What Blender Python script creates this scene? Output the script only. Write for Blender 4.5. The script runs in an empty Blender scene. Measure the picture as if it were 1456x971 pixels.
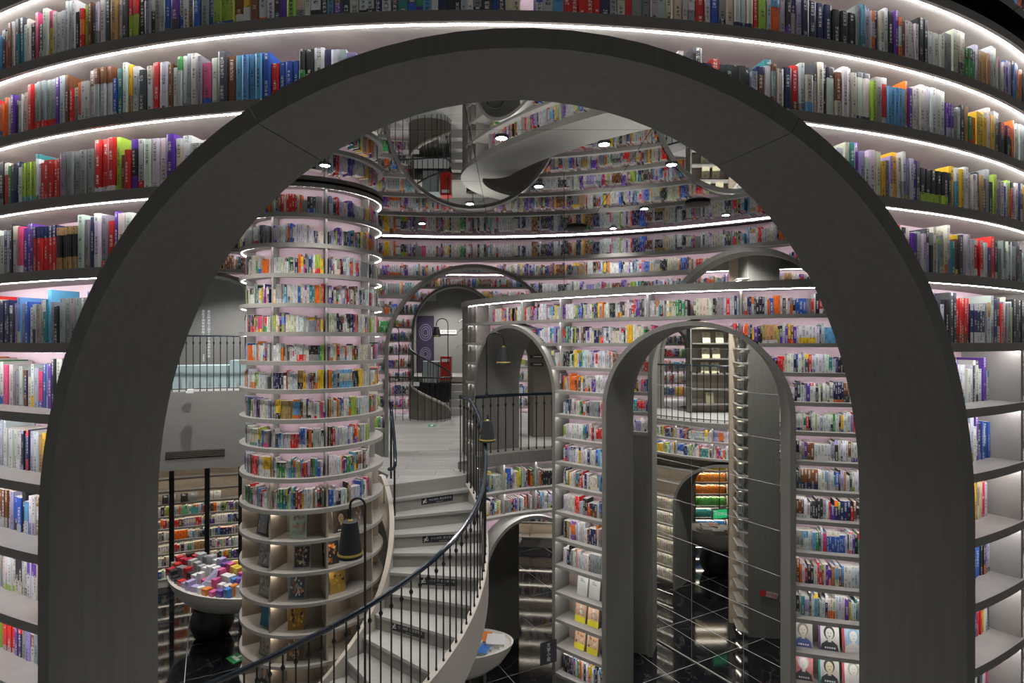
import bpy, math, random
from math import sin, cos, pi, sqrt, radians
from mathutils import Vector

# ------------------------------------------------------------------ camera, world, exposure
EZ = 4.92                       # eye height above the lower floor; all z below are relative to the eye
F = 800.0                       # focal length in pixels of a 1456 wide frame
scene = bpy.context.scene
col = scene.collection
cam_data = bpy.data.cameras.new('camera')
cam_data.sensor_width = 36.0
cam_data.lens = 36.0 * F / 1456.0
cam_data.clip_start = 0.05
cam = bpy.data.objects.new('camera', cam_data)
cam.location = (0, 0, EZ)
cam.rotation_euler = (pi / 2, 0, 0)
col.objects.link(cam)
scene.camera = cam

world = bpy.data.worlds.new('world')
scene.world = world
world.use_nodes = True
bg = world.node_tree.nodes['Background']
bg.inputs[0].default_value = (1.0, 0.98, 0.95, 1)
bg.inputs[1].default_value = 0.15

vs = scene.view_settings
vs.view_transform = 'Standard'
vs.look = 'None'
vs.exposure = 0.0
vs.gamma = 1.0
vs.use_curve_mapping = False
scene.cycles.max_bounces = 8
scene.cycles.diffuse_bounces = 3
scene.cycles.glossy_bounces = 5
scene.cycles.transparent_max_bounces = 8
scene.cycles.caustics_reflective = False
scene.cycles.caustics_refractive = False
scene.cycles.sample_clamp_indirect = 4.0
scene.cycles.use_denoising = True

LED_S = 38.0
rnd = random.Random(7)

# ------------------------------------------------------------------ materials
def srgb(r, g, b):
    f = lambda c: (c / 255) / 12.92 if c / 255 <= 0.04045 else ((c / 255 + 0.055) / 1.055) ** 2.4
    return (f(r), f(g), f(b))

def mat(name, rgb, rough=0.5, metal=0.0, spec=0.5, grain=0.0, gscale=(6, 6, 6), emit=None):
    m = bpy.data.materials.new(name)
    m.use_nodes = True
    nt = m.node_tree
    b = nt.nodes['Principled BSDF']
    b.inputs['Base Color'].default_value = (*rgb, 1)
    b.inputs['Roughness'].default_value = rough
    b.inputs['Metallic'].default_value = metal
    b.inputs['Specular IOR Level'].default_value = spec
    if emit:
        b.inputs['Emission Color'].default_value = (*emit[0], 1)
        b.inputs['Emission Strength'].default_value = emit[1]
    if grain > 0:
        tc = nt.nodes.new('ShaderNodeTexCoord')
        mp = nt.nodes.new('ShaderNodeMapping')
        mp.inputs['Scale'].default_value = gscale
        nz = nt.nodes.new('ShaderNodeTexNoise')
        nz.inputs['Scale'].default_value = 1.0
        nz.inputs['Detail'].default_value = 4.0
        mx = nt.nodes.new('ShaderNodeMix')
        mx.data_type = 'RGBA'
        nt.links.new(tc.outputs['Object'], mp.inputs['Vector'])
        nt.links.new(mp.outputs['Vector'], nz.inputs['Vector'])
        nt.links.new(nz.outputs['Fac'], mx.inputs[0])
        mx.inputs[6].default_value = (*[c * (1 - grain) for c in rgb], 1)
        mx.inputs[7].default_value = (*[min(1, c * (1 + grain)) for c in rgb], 1)
        nt.links.new(mx.outputs[2], b.inputs['Base Color'])
    return m

M = {}
M['laminate'] = mat('grey_laminate', (0.205, 0.20, 0.182), 0.5, grain=0.2, gscale=(30, 30, 1.6), spec=0.35)
M['shelf'] = mat('shelf_board', (0.30, 0.285, 0.265), 0.45, grain=0.12, gscale=(14, 14, 14))
M['pink'] = mat('mauve_back_panel', (0.62, 0.455, 0.515), 0.4, grain=0.07, gscale=(16, 16, 0.5))
M['wood'] = mat('warm_wood_panel', (0.36, 0.305, 0.25), 0.5, grain=0.14, gscale=(18, 18, 1.2))
M['wallgrey'] = mat('grey_wall', (0.25, 0.245, 0.235), 0.6, grain=0.06)
M['brownwall'] = mat('brown_panel', (0.15, 0.135, 0.115), 0.55, grain=0.15, gscale=(20, 20, 1))
M['led'] = mat('led_strip', (1, 1, 1), 0.5, emit=((1.0, 0.975, 1.0), LED_S))
M['ledwarm'] = mat('warm_led_strip', (1, 1, 1), 0.5, emit=((1.0, 0.9, 0.76), 22.0))
M['ledcol'] = mat('column_led_strip', (1, 1, 1), 0.5, emit=((1.0, 0.975, 1.0), 13.0))
M['lamp_on'] = mat('downlight_diffuser', (1, 1, 1), 0.5, emit=((0.95, 0.96, 1.0), 60.0))
M['mirror'] = mat('mirror_ceiling', (0.72, 0.73, 0.72), 0.012, metal=1.0)
M['black'] = mat('black_metal', (0.012, 0.012, 0.014), 0.35, spec=0.5)
M['blackmat'] = mat('black_shade', (0.022, 0.024, 0.028), 0.45)
M['rail'] = mat('navy_handrail', (0.012, 0.02, 0.032), 0.16, spec=0.8)
M['gold'] = mat('brass_ring', (0.62, 0.47, 0.13), 0.3, metal=0.6)
M['marble'] = None
M['joint'] = mat('tile_joint', (0.45, 0.45, 0.45), 0.6)
M['plank'] = mat('grey_plank', (0.37, 0.365, 0.345), 0.36, grain=0.14, gscale=(3, 30, 8))
M['riser'] = mat('stair_riser', (0.30, 0.295, 0.27), 0.5, grain=0.12, gscale=(4, 4, 25))
M['stringer'] = mat('stair_stringer', (0.50, 0.46, 0.41), 0.5, grain=0.06)
M['white'] = mat('white_lacquer', (0.66, 0.63, 0.58), 0.3)
M['paper'] = mat('white_paper', (0.8, 0.8, 0.8), 0.6)
M['pages'] = mat('page_edges', (0.70, 0.66, 0.57), 0.8)
M['blueseat'] = mat('pale_blue_seat', (0.40, 0.52, 0.55), 0.5, grain=0.05)
M['sign'] = mat('black_sign', (0.018, 0.017, 0.026), 0.35)
M['signtext'] = mat('sign_lettering', (0.75, 0.75, 0.78), 0.5)
M['quote'] = mat('wall_lettering', (0.7, 0.74, 0.8), 0.5, emit=((0.8, 0.85, 1.0), 0.35))  # glow put into the lettering colour, though the wall letters are no lamp
M['red'] = mat('red_plastic', (0.45, 0.016, 0.015), 0.35)
M['green'] = mat('green_exit', (0.02, 0.45, 0.15), 0.4, emit=((0.05, 0.9, 0.32), 0.45))
M['greenfloor'] = mat('green_sticker', (0.03, 0.30, 0.10), 0.4)
M['leaf'] = mat('teal_leaf', (0.03, 0.12, 0.10), 0.35)
M['purple'] = mat('purple_board', (0.035, 0.03, 0.055), 0.4)
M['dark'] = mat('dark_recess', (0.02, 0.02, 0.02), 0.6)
M['doorblue'] = mat('dark_blue_panel', (0.03, 0.045, 0.06), 0.5)
M['cream'] = mat('cream_cover', (0.62, 0.58, 0.40), 0.5)
M['frost'] = mat('frosted_panel', (0.42, 0.50, 0.52), 0.35)

def vary(m, amount):
    """each piece of a set gets its own shade"""
    nt = m.node_tree; b = nt.nodes['Principled BSDF']; src = b.inputs['Base Color'].links[0].from_socket
    oi = nt.nodes.new('ShaderNodeObjectInfo'); mr = nt.nodes.new('ShaderNodeMapRange')
    mr.inputs['To Min'].default_value = 1 - amount; mr.inputs['To Max'].default_value = 1 + amount
    hs = nt.nodes.new('ShaderNodeHueSaturation')
    nt.links.new(oi.outputs['Random'], mr.inputs['Value']); nt.links.new(mr.outputs['Result'], hs.inputs['Value'])
    nt.links.new(src, hs.inputs['Color']); nt.links.new(hs.outputs['Color'], b.inputs['Base Color'])
vary(M['plank'], 0.13)
def marble():
    m = bpy.data.materials.new('black_marble'); m.use_nodes = True
    nt = m.node_tree; b = nt.nodes['Principled BSDF']
    b.inputs['Roughness'].default_value = 0.07
    b.inputs['Specular IOR Level'].default_value = 0.75
    tc = nt.nodes.new('ShaderNodeTexCoord')
    nz = nt.nodes.new('ShaderNodeTexNoise'); nz.inputs['Scale'].default_value = 1.3; nz.inputs['Detail'].default_value = 8
    nz.inputs['Distortion'].default_value = 1.6
    mt = nt.nodes.new('ShaderNodeMath'); mt.operation = 'SUBTRACT'; mt.inputs[1].default_value = 0.5
    ab = nt.nodes.new('ShaderNodeMath'); ab.operation = 'ABSOLUTE'
    rp = nt.nodes.new('ShaderNodeValToRGB')
    rp.color_ramp.elements[0].position = 0.0; rp.color_ramp.elements[0].color = (0.05, 0.05, 0.05, 1)
    rp.color_ramp.elements[1].position = 0.006; rp.color_ramp.elements[1].color = (0.006, 0.006, 0.008, 1)
    nt.links.new(tc.outputs['Object'], nz.inputs['Vector'])
    nt.links.new(nz.outputs['Fac'], mt.inputs[0]); nt.links.new(mt.outputs[0], ab.inputs[0])
    nt.links.new(ab.outputs[0], rp.inputs[0]); nt.links.new(rp.outputs[0], b.inputs['Base Color'])
    return m
M['marble'] = marble()

def book_mat(name, text=True, rough=0.42):
    """cover colour from the 'col' attribute, print in the 'ink' colour laid out on the spine's own UV"""
    m = bpy.data.materials.new(name); m.use_nodes = True
    nt = m.node_tree; b = nt.nodes['Principled BSDF']
    b.inputs['Roughness'].default_value = rough
    a = nt.nodes.new('ShaderNodeAttribute'); a.attribute_name = 'col'
    if not text:
        nt.links.new(a.outputs['Color'], b.inputs['Base Color'])
        return m
    k = nt.nodes.new('ShaderNodeAttribute'); k.attribute_name = 'ink'
    uv = nt.nodes.new('ShaderNodeUVMap'); uv.uv_map = 'uv'
    sep = nt.nodes.new('ShaderNodeSeparateXYZ'); nt.links.new(uv.outputs[0], sep.inputs[0])
    def math_(op, x, y=None):
        n = nt.nodes.new('ShaderNodeMath'); n.operation = op
        for i, v in enumerate((x, y)):
            if v is None: continue
            if isinstance(v, (int, float)): n.inputs[i].default_value = v
            else: nt.links.new(v, n.inputs[i])
        return n.outputs[0]
    u, v = sep.outputs[0], sep.outputs[1]
    cw = math_('LESS_THAN', math_('ABSOLUTE', math_('SUBTRACT', u, 0.5)), 0.24)
    # blocks of print along the spine, then strokes within characters
    n1 = nt.nodes.new('ShaderNodeTexNoise'); n1.noise_dimensions = '1D'; n1.inputs['Scale'].default_value = 11.0; n1.inputs['Detail'].default_value = 0
    nt.links.new(v, n1.inputs['W'])
    blk = math_('GREATER_THAN', n1.outputs['Fac'], 0.5)
    cell = math_('GREATER_THAN', math_('FRACT', math_('MULTIPLY', v, 58.0)), 0.22)
    cmb = nt.nodes.new('ShaderNodeCombineXYZ')
    nt.links.new(math_('MULTIPLY', u, 3.2), cmb.inputs[0]); nt.links.new(math_('MULTIPLY', v, 230.0), cmb.inputs[1])
    n2 = nt.nodes.new('ShaderNodeTexNoise'); n2.noise_dimensions = '2D'; n2.inputs['Scale'].default_value = 1.0; n2.inputs['Detail'].default_value = 1
    nt.links.new(cmb.outputs[0], n2.inputs['Vector'])
    st = math_('GREATER_THAN', n2.outputs['Fac'], 0.47)
    msk = math_('MULTIPLY', math_('MULTIPLY', cw, blk), math_('MULTIPLY', cell, st))
    msk = math_('MULTIPLY', msk, 0.85)
    mx = nt.nodes.new('ShaderNodeMix'); mx.data_type = 'RGBA'
    nt.links.new(msk, mx.inputs[0]); nt.links.new(a.outputs['Color'], mx.inputs[6]); nt.links.new(k.outputs['Color'], mx.inputs[7])
    nt.links.new(mx.outputs[2], b.inputs['Base Color'])
    return m
M['book'] = book_mat('printed_book_cover')
M['print'] = book_mat('printed_card', text=False)

def glass_mat():
    m = bpy.data.materials.new('clear_glass'); m.use_nodes = True
    nt = m.node_tree
    for n in list(nt.nodes): nt.nodes.remove(n)
    o = nt.nodes.new('ShaderNodeOutputMaterial'); t = nt.nodes.new('ShaderNodeBsdfTransparent'); g = nt.nodes.new('ShaderNodeBsdfGlossy')
    t.inputs[0].default_value = (0.93, 0.95, 0.94, 1); g.inputs['Roughness'].default_value = 0.01
    mx = nt.nodes.new('ShaderNodeMixShader'); mx.inputs[0].default_value = 0.05
    nt.links.new(t.outputs[0], mx.inputs[1]); nt.links.new(g.outputs[0], mx.inputs[2]); nt.links.new(mx.outputs[0], o.inputs[0])
    return m
M['glass'] = glass_mat()

# ------------------------------------------------------------------ mesh building
class MB:
    """collects faces; z values are relative to the eye, build() lifts them to floor-based height"""
    def __init__(s):
        s.v = []; s.f = []; s.c = []; s.k = []; s.uv = []; s.smooth = False
    def vert(s, p):
        s.v.append((p[0], p[1], p[2])); return len(s.v) - 1
    def face(s, pts, c=None, k=None, uv=None):
        i = len(s.v); s.v.extend((p[0], p[1], p[2]) for p in pts)
        s.f.append(tuple(range(i, i + len(pts)))); s.c.append(c); s.k.append(k); s.uv.append(uv)
    def idx(s, f, c=None):
        s.f.append(tuple(f)); s.c.append(c); s.k.append(None); s.uv.append(None)
    def hexa(s, b, t, c=None):          # bottom quad and top quad, both counter-clockwise from above
        i = len(s.v); s.v.extend(tuple(p) for p in b); s.v.extend(tuple(p) for p in t)
        n = len(b)
        s.idx([i + n - 1 - j for j in range(n)], c); s.idx([i + n + j for j in range(n)], c)
        for j in range(n):
            q = (j + 1) % n
            s.idx((i + j, i + q, i + n + q, i + n + j), c)
    def box(s, cx, cy, z0, z1, w, d, rz=0.0, c=None):
        ca, sa = cos(rz), sin(rz)
        P = [(cx + x * ca - y * sa, cy + x * sa + y * ca) for x, y in ((-w / 2, -d / 2), (w / 2, -d / 2), (w / 2, d / 2), (-w / 2, d / 2))]
        s.hexa([(x, y, z0) for x, y in P], [(x, y, z1) for x, y in P], c)
    def prism(s, poly, z0, z1, c=None):
        s.hexa([(x, y, z0) for x, y in poly], [(x, y, z1) for x, y in poly], c)
    def strip(s, secs, closed=False, cap=True, c=None):
        """secs: list of cross sections with equal vertex counts; joined into a closed skin"""
        n = len(secs[0]); base = len(s.v)
        for q in secs: s.v.extend(tuple(p) for p in q)
        m = len(secs)
        for a in range(m if closed else m - 1):
            b2 = (a + 1) % m
            for j in range(n):
                q = (j + 1) % n
                s.idx((base + a * n + j, base + a * n + q, base + b2 * n + q, base + b2 * n + j), c)
        if cap and not closed:
            s.idx([base + n - 1 - j for j in range(n)], c); s.idx([base + (m - 1) * n + j for j in range(n)], c)
    def tube(s, path, r, n=8, closed=False, c=None):
        secs = []; m = len(path)
        P = [Vector(p) for p in path]
        up = Vector((0, 0, 1)); prev = None
        for i, p in enumerate(P):
            a = P[i - 1] if (i > 0 or closed) else p
            b = P[(i + 1) % m] if (i < m - 1 or closed) else p
            t = (b - a)
            t = t.normalized() if t.length > 1e-9 else Vector((0, 0, 1))
            if prev is None:
                h = Vector((1, 0, 0)) if abs(t.z) > 0.9 else up
                x = t.cross(h).normalized()
            else:
                x = (prev - t * prev.dot(t)).normalized()
            prev = x
            y = t.cross(x)
            rr = r[i] if isinstance(r, (list, tuple)) else r
            secs.append([p + (x * cos(2 * pi * k / n) + y * sin(2 * pi * k / n)) * rr for k in range(n)])
        s.strip(secs, closed, True, c)
    def lathe(s, cx, cy, prof, n=16, c=None, axis=None):
        secs = [[(cx + r * cos(2 * pi * k / n), cy + r * sin(2 * pi * k / n), z) for k in range(n)] for r, z in prof]
        s.strip(secs, False, True, c)
    def sphere(s, cx, cy, cz, r, n=8, c=None, sz=1.0):
        prof = [(max(0.0005, r * sin(pi * i / 6)), cz - r * sz * cos(pi * i / 6)) for i in range(7)]
        s.lathe(cx, cy, prof, n, c)
    def build(s, name, m, parent=None, smooth=False, loc=None):
        me = bpy.data.meshes.new(name)
        ox, oy, oz = loc if loc else (0, 0, -EZ)
        me.from_pydata([(x - ox, y - oy, z - oz) for x, y, z in s.v], [], s.f)
        ms = m if isinstance(m, (list, tuple)) else [m]
        for q in ms: me.materials.append(q)
        if any(c is not None for c in s.c):
            d = []; dk = []; du = []
            for f, c, k, u in zip(s.f, s.c, s.k, s.uv):
                c = c or (0.5, 0.5, 0.5); k = k or c
                for j in range(len(f)):
                    d.extend((c[0], c[1], c[2], 1)); dk.extend((k[0], k[1], k[2], 1))
                    du.extend(u[j] if u else (-1.0, 0.0))
            a = me.color_attributes.new('col', 'FLOAT_COLOR', 'CORNER'); a.data.foreach_set('color', d)
            a = me.color_attributes.new('ink', 'FLOAT_COLOR', 'CORNER'); a.data.foreach_set('color', dk)
            l = me.uv_layers.new(name='uv'); l.data.foreach_set('uv', du)
        if smooth:
            me.polygons.foreach_set('use_smooth', [True] * len(me.polygons))
            me.set_sharp_from_angle(angle=radians(40))
        me.validate(clean_customdata=False)
        o = bpy.data.objects.new(name, me)
        col.objects.link(o)
        if loc: o.location = (ox, oy, oz + EZ)
        if parent:
            o.parent = parent
            o.matrix_parent_inverse.identity()
            o.location = Vector((o.location[0], o.location[1], o.location[2])) - Vector(parent_world(parent))
        return o

def parent_world(p):
    x = Vector((0, 0, 0))
    while p:
        x = x + Vector(p.location); p = p.parent
    return x

def tag(o, label, cat, group=None):
    o['label'] = label; o['category'] = cat
    if group: o['group'] = group
    return o
def structure(o, label=None, cat=None):
    o['kind'] = 'structure'
    if label: o['label'] = label
    if cat: o['category'] = cat
    return o
def thing(name, label, cat, loc, group=None):
    o = bpy.data.objects.new(name, None)
    o.empty_display_size = 0.1
    o.location = (loc[0], loc[1], loc[2] + EZ)
    col.objects.link(o)
    return tag(o, label, cat, group)
def px(x, y, Y):
    """the point at depth Y seen at pixel x, y"""
    return ((x - 728) / F * Y, Y, (485.5 - y) / F * Y)

def pt(C, r, th, s, z):
    return (C[0] + r * sin(th), C[1] - s * r * cos(th), z)

# ------------------------------------------------------------------ curved bookcase walls
class Arch:
    def __init__(s, thc, hw, zt, zs, zb=-4.92, w=0.08, rim=None):
        s.c, s.hw, s.zt, s.zs, s.zb, s.w = thc, hw, zt, zs, zb, w
    def half(s, z):
        if z >= s.zt: return 0.0
        if z <= s.zs: return s.hw
        return s.hw * sqrt(max(0.0, 1 - ((z - s.zs) / (s.zt - s.zs)) ** 2))
    def z_at(s, th):                         # height of the outline over an angle, None outside
        u = abs(th - s.c) / s.hw
        return None if u >= 1 else s.zs + (s.zt - s.zs) * sqrt(1 - u * u)
    def outline(s, R, inset, n=48):          # (theta, z) from lower left over the top to lower right
        hw = s.hw - inset / R; zt = s.zt - inset
        P = [(s.c - hw, s.zb)]
        for i in range(5): P.append((s.c - hw, s.zb + (s.zs - s.zb) * (i + 1) / 6))
        for i in range(n + 1):
            a = pi - pi * i / n
            P.append((s.c + hw * cos(a), s.zs + (zt - s.zs) * sin(a)))
        for i in range(5): P.append((s.c + hw, s.zs + (s.zb - s.zs) * (i + 1) / 6))
        P.append((s.c + hw, s.zb))
        return P

BOOKS = []          # every spine-out book: dict records

PAL = [('white', (0.57, 0.575, 0.57), 20), ('pale grey', (0.43, 0.44, 0.445), 18), ('cream', (0.52, 0.49, 0.39), 9), ('grey', (0.22, 0.225, 0.23), 10),
       ('black', (0.016, 0.016, 0.019), 9), ('charcoal', (0.05, 0.053, 0.06), 7), ('red', (0.52, 0.018, 0.016), 8), ('orange', (0.66, 0.135, 0.012), 5),
       ('yellow', (0.66, 0.42, 0.02), 4), ('green', (0.035, 0.22, 0.06), 3), ('lime', (0.30, 0.43, 0.05), 2), ('blue', (0.02, 0.085, 0.36), 4),
       ('sky blue', (0.10, 0.30, 0.50), 3), ('navy', (0.012, 0.018, 0.07), 5), ('purple', (0.09, 0.03, 0.26), 5), ('lilac', (0.30, 0.25, 0.47), 3),
       ('brown', (0.14, 0.05, 0.018), 4), ('tan', (0.36, 0.22, 0.085), 3), ('pink', (0.55, 0.06, 0.17), 2), ('teal', (0.025, 0.17, 0.18), 2)]
PALW = [p[2] for p in PAL]
def pick(r, pal=None): return r.choice(pal) if pal else r.choices(PAL, PALW)[0]

def fill(C, R, s, z0, zc, ta, tb, setback, r, wall, row, bottom=None, wmin=0.016, wmax=0.042, hmax=0.79, hmin=0.52, depth=0.15, pal=None):
    """stand books on a shelf between two angles; bottom(th) lifts the foot where an arch cuts in"""
    rr = R - s * setback
    t = ta + 0.004 / rr
    gap = zc - z0
    n = 0; base = r.uniform(hmin + 0.1, hmax - 0.05)
    while True:
        run = r.choice((1, 1, 2, 2, 3, 3, 4, 5))
        same = r.random() < 0.5
        name, c, _ = pick(r, pal)
        h = min(hmax, max(hmin, base + r.gauss(0, 0.07))); w = r.uniform(wmin, wmax)
        if r.random() < 0.25: base = r.uniform(hmin + 0.08, hmax - 0.03)
        style = r.random(); bandc = pick(r, pal)
        for _ in range(run):
            if not same:
                name, c, _q = pick(r, pal); h = min(hmax, max(hmin, base + r.gauss(0, 0.07))); w = r.uniform(wmin, wmax); style = r.random(); bandc = pick(r, pal)
            dt = w / rr
            if t + dt > tb: return
            zb = z0
            if bottom:
                b1 = bottom(t); b2 = bottom(t + dt)
                bb = max([q for q in (b1, b2) if q is not None] or [z0])
                zb = max(z0, bb)
            zt = z0 + gap * h
            if zt - zb > 0.02:
                BOOKS.append(dict(C=C, rr=rr + r.uniform(-0.006, 0.006), s=s, th=t + dt / 2, w=w * 0.96, zb=zb, zt=zt, d=depth, name=name,
                                  c=tuple(min(0.85, q * r.uniform(0.85, 1.1)) for q in c), style=style, band=bandc, wall=wall, row=row, v0=r.uniform(0, 90), z0=z0))
            t += dt
            n += 1

def lum(c): return 0.3 * c[0] + 0.6 * c[1] + 0.1 * c[2]

def book_frame(b):
    th, s = b['th'], b['s']
    p = Vector(pt(b['C'], b['rr'], th, s, 0))
    n = Vector((s * sin(th), -cos(th), 0)); t = Vector((cos(th), s * sin(th), 0))
    return p, n, t

def book_bands(b):
    """(v0, v1, colour, ink) pieces of the spine from foot to head"""
    c = b['c']; k = (0.03, 0.03, 0.035) if lum(c) > 0.2 else (0.7, 0.68, 0.62)
    st = b['style']; bc = b['band'][1]; bk = (0.03, 0.03, 0.035) if lum(bc) > 0.2 else (0.7, 0.68, 0.62)
    if st < 0.52: return [(0, 1, c, k)]
    f = 0.12 + (st * 37 % 1) * 0.3
    if st < 0.80: return [(0, f, bc, bk), (f, 1, c, k)]
    if st < 0.92: return [(0, 1 - f, c, k), (1 - f, 1, bc, bk)]
    return [(0, f, bc, bk), (f, 1 - f * 0.6, c, k), (1 - f * 0.6, 1, bc, bk)]

def book_faces(mb, b):
    p, n, t = book_frame(b)
    hw = b['w'] / 2; d = b['d']; zb, zt = b['zb'], b['zt']; H = zt - zb
    Z = Vector((0, 0, 1)); A = p - t * hw; B = p + t * hw
    A2 = A - n * d; B2 = B - n * d
    for v0, v1, c, k in book_bands(b):
        za, zc_ = zb + H * v0, zb + H * v1
        ua, ub = b['v0'] + H * v0, b['v0'] + H * v1
        mb.face([A + Z * za, B + Z * za, B + Z * zc_, A + Z * zc_], c, k, [(0, ua), (1, ua), (1, ub), (0, ub)])
    c = b['c']
    mb.face([B + Z * zb, B2 + Z * zb, B2 + Z * zt, B + Z * zt], c)
    mb.face([A2 + Z * zb, A + Z * zb, A + Z * zt, A2 + Z * zt], c)
    mb.face([A + Z * zt, B + Z * zt, B2 + Z * zt, A2 + Z * zt], (0.66, 0.62, 0.54))
    mb.face([B2 + Z * zb, A2 + Z * zb, A2 + Z * zt, B2 + Z * zt], (0.66, 0.62, 0.54))

def bookwall(name, label, C, R, s, th0, th1, levels, ztop, depth, tk, setback, arches=(), thick=0.5, zbot=-4.92, dividers=(), rows=None,
             seg=0.12, rim_proud=0.01, back='pink', led='led', led_rows=None, top_cap=None, rfar_flare=0.0, books=True, wall=None, seed=1,
             row_skip=None, shelf_mat='shelf', arch_mat='laminate', arch_far=None, wmin=0.016, wmax=0.042, hmax=0.79, body='laminate', hmin=0.52, plinth=True, bdepth=0.15, cat='wall', lip=0.009, led_w=0.012, top_led=True, back_low=None, pal=None, plinth_mat='laminate', led_drop=0.8):
    """rows: shelves from top to bottom (underside heights); returns the wall object whose children are its parts"""
    r = random.Random(seed)
    wall = wall or name
    sb = setback if callable(setback) else (lambda i: setback)
    rb = R - s * depth; rfar = R - s * thick
    arches = sorted(arches, key=lambda a: a.c)
    def cuts(z, ins=0.0):
        L = [th0]
        for a in arches:
            h = a.half(z)
            if z < a.zb: h = 0
            L += [a.c - h, a.c + h]
        L.append(th1)
        return [(max(th0, L[i]), min(th1, L[i + 1])) for i in range(0, len(L), 2)]
    nint = len(arches) + 1
    # body: back panel towards the shelves, rear face, both following the arch outlines
    zs = [ztop]; 
    lo = zbot
    k = max(8, int((ztop - lo) / 0.06))
    zs = [ztop + (lo - ztop) * i / k for i in range(k + 1)]
    root = MB()
    mats = [M[back], M[body]]
    cnt_back = None
    for rad, flip in ((rb, False), (rfar, True)):
        for iv in range(nint):
            for i in range(len(zs) - 1):
                a1, b1 = cuts(zs[i])[iv]; a2, b2 = cuts(zs[i + 1])[iv]
                if b1 - a1 < 1e-4 and b2 - a2 < 1e-4: continue
                m = max(1, int(max(b1 - a1, b2 - a2) * R / seg / 1.5))
                for j in range(m):
                    q = [pt(C, rad, a1 + (b1 - a1) * j / m, s, zs[i]), pt(C, rad, a2 + (b2 - a2) * j / m, s, zs[i + 1]),
                         pt(C, rad, a2 + (b2 - a2) * (j + 1) / m, s, zs[i + 1]), pt(C, rad, a1 + (b1 - a1) * (j + 1) / m, s, zs[i])]
                    root.face(q if not flip else q[::-1])
        if cnt_back is None: cnt_back = len(root.f)
    # end panels
    for th in (th0, th1):
        if th == th0 and cuts(zs[-1])[0][1] - th0 < 1e-3: continue
        root.face([pt(C, R, th, s, zbot), pt(C, rfar, th, s, zbot), pt(C, rfar, th, s, ztop), pt(C, R, th, s, ztop)])
    o = root.build(name, mats)
    mi = [0 if i < cnt_back else 1 for i in range(len(o.data.polygons))]
    if back_low:
        o.data.materials.append(M[back_low[1]])
        for i in range(cnt_back):
            if o.data.polygons[i].center.z - EZ < back_low[0]: mi[i] = 2
    o.data.polygons.foreach_set('material_index', mi)
    structure(o, label, cat)
    def slab(nm, a, b, r0, r1, z0, z1, m):
        if b - a < 0.01 / R: return None
        n = max(2, int((b - a) * R / seg))
        mb = MB()
        secs = []
        for i in range(n + 1):
            th = a + (b - a) * i / n
            secs.append([pt(C, r0, th, s, z0), pt(C, r0, th, s, z1), pt(C, r1, th, s, z1), pt(C, r1, th, s, z0)])
        mb.strip(secs)
        return mb.build(nm, M[m], o)
    def lipped(a, b, z, zt, m):             # board with a small front lip that shields its light strip
        if b - a < 0.01 / R: return
        n = max(2, int((b - a) * R / seg)); mb = MB(); secs = []
        for i in range(n + 1):
            th = a + (b - a) * i / n
            secs.append([pt(C, r_, th, s, z_) for r_, z_ in ((R, z - lip), (R, zt), (rb, zt), (rb, z), (R - s * 0.018, z), (R - s * 0.018, z - lip))])
        mb.strip(secs); mb.build('shelf', M[m], o)
    # shelves and light strips
    lv = list(levels)
    for i, z in enumerate(lv):
        for a, b in cuts(z + tk / 2): lipped(a, b, z, z + tk, shelf_mat)
        if led and (led_rows is None or i in led_rows):
            for a, b in cuts(z):
                slab('light_strip', a, b, R - s * 0.0185, R - s * (0.0185 + led_w), z - lip * led_drop, z - 0.0005, led)
    if led and top_led:
        for a, b in cuts(ztop):
            slab('light_strip', a, b, R - s * 0.0185, R - s * (0.0185 + led_w), ztop - (0.0015 if ztop > 1.5 else lip * led_drop if ztop > 0 else 0.002), ztop - 0.0003, led)
    if top_cap:
        slab('cornice', th0, th1, R + s * 0.015, rfar, ztop, ztop + top_cap, 'laminate')
    # base panel under the lowest shelf
    if plinth:
        for a, b in cuts(lv[-1] - 0.05):
            slab('plinth', a, b, R - s * 0.01, R - s * 0.04, zbot, lv[-1], plinth_mat)
    # upright dividers in each row
    for th in dividers:
        tops = [ztop] + lv
        for i in range(len(lv)):
            zc, z0 = tops[i], lv[i] + tk
            ok = any(a + 0.01 < th < b - 0.01 for a, b in cuts(z0)) and any(a + 0.01 < th < b - 0.01 for a, b in cuts(zc - 0.01))
            if not ok: continue
            e = 0.012 / R
            mb = MB()
            secs = [[pt(C, q, th - e, s, z0), pt(C, q, th - e, s, zc), pt(C, q, th + e, s, zc), pt(C, q, th + e, s, z0)] for q in (R - s * sb(i) * 0.55, rb)]
            mb.strip(secs); mb.build('divider', M['shelf'], o)
    # arch linings: rim and soffit in three panels each
    for a in arches:
        af = arch_far if arch_far is not None else thick
        rf = R + s * rim_proud; rk = R - s * af
        Po = a.outline(R, 0.0); Pi = a.outline(R, a.w); Pf = a.outline(R, a.w - rfar_flare); Pfo = a.outline(R, 0.0)
        n = len(Po); parts = [(0, n // 2 - 8), (n // 2 - 8, n // 2 + 8), (n // 2 + 8, n - 1)]
        for p0, p1 in parts:
            mb = MB(); secs = []
            for i in range(p0, p1 + 1):
                secs.append([pt(C, rf, Po[i][0], s, Po[i][1]), pt(C, rf, Pi[i][0], s, Pi[i][1]), pt(C, rk, Pf[i][0], s, Pf[i][1]), pt(C, rk, Pfo[i][0], s, Pfo[i][1])])
            # hair joint between panels
            def shrink(sa, sb): return [tuple(x + (y - x) * 0.012 for x, y in zip(u, v)) for u, v in zip(sa, sb)]
            if p0 > 0: secs[0] = shrink(secs[0], secs[1])
            if p1 < n - 1: secs[-1] = shrink(secs[-1], secs[-2])
            mb.strip(secs); mb.build('arch_lining', M[arch_mat], o, smooth=True)
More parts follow.
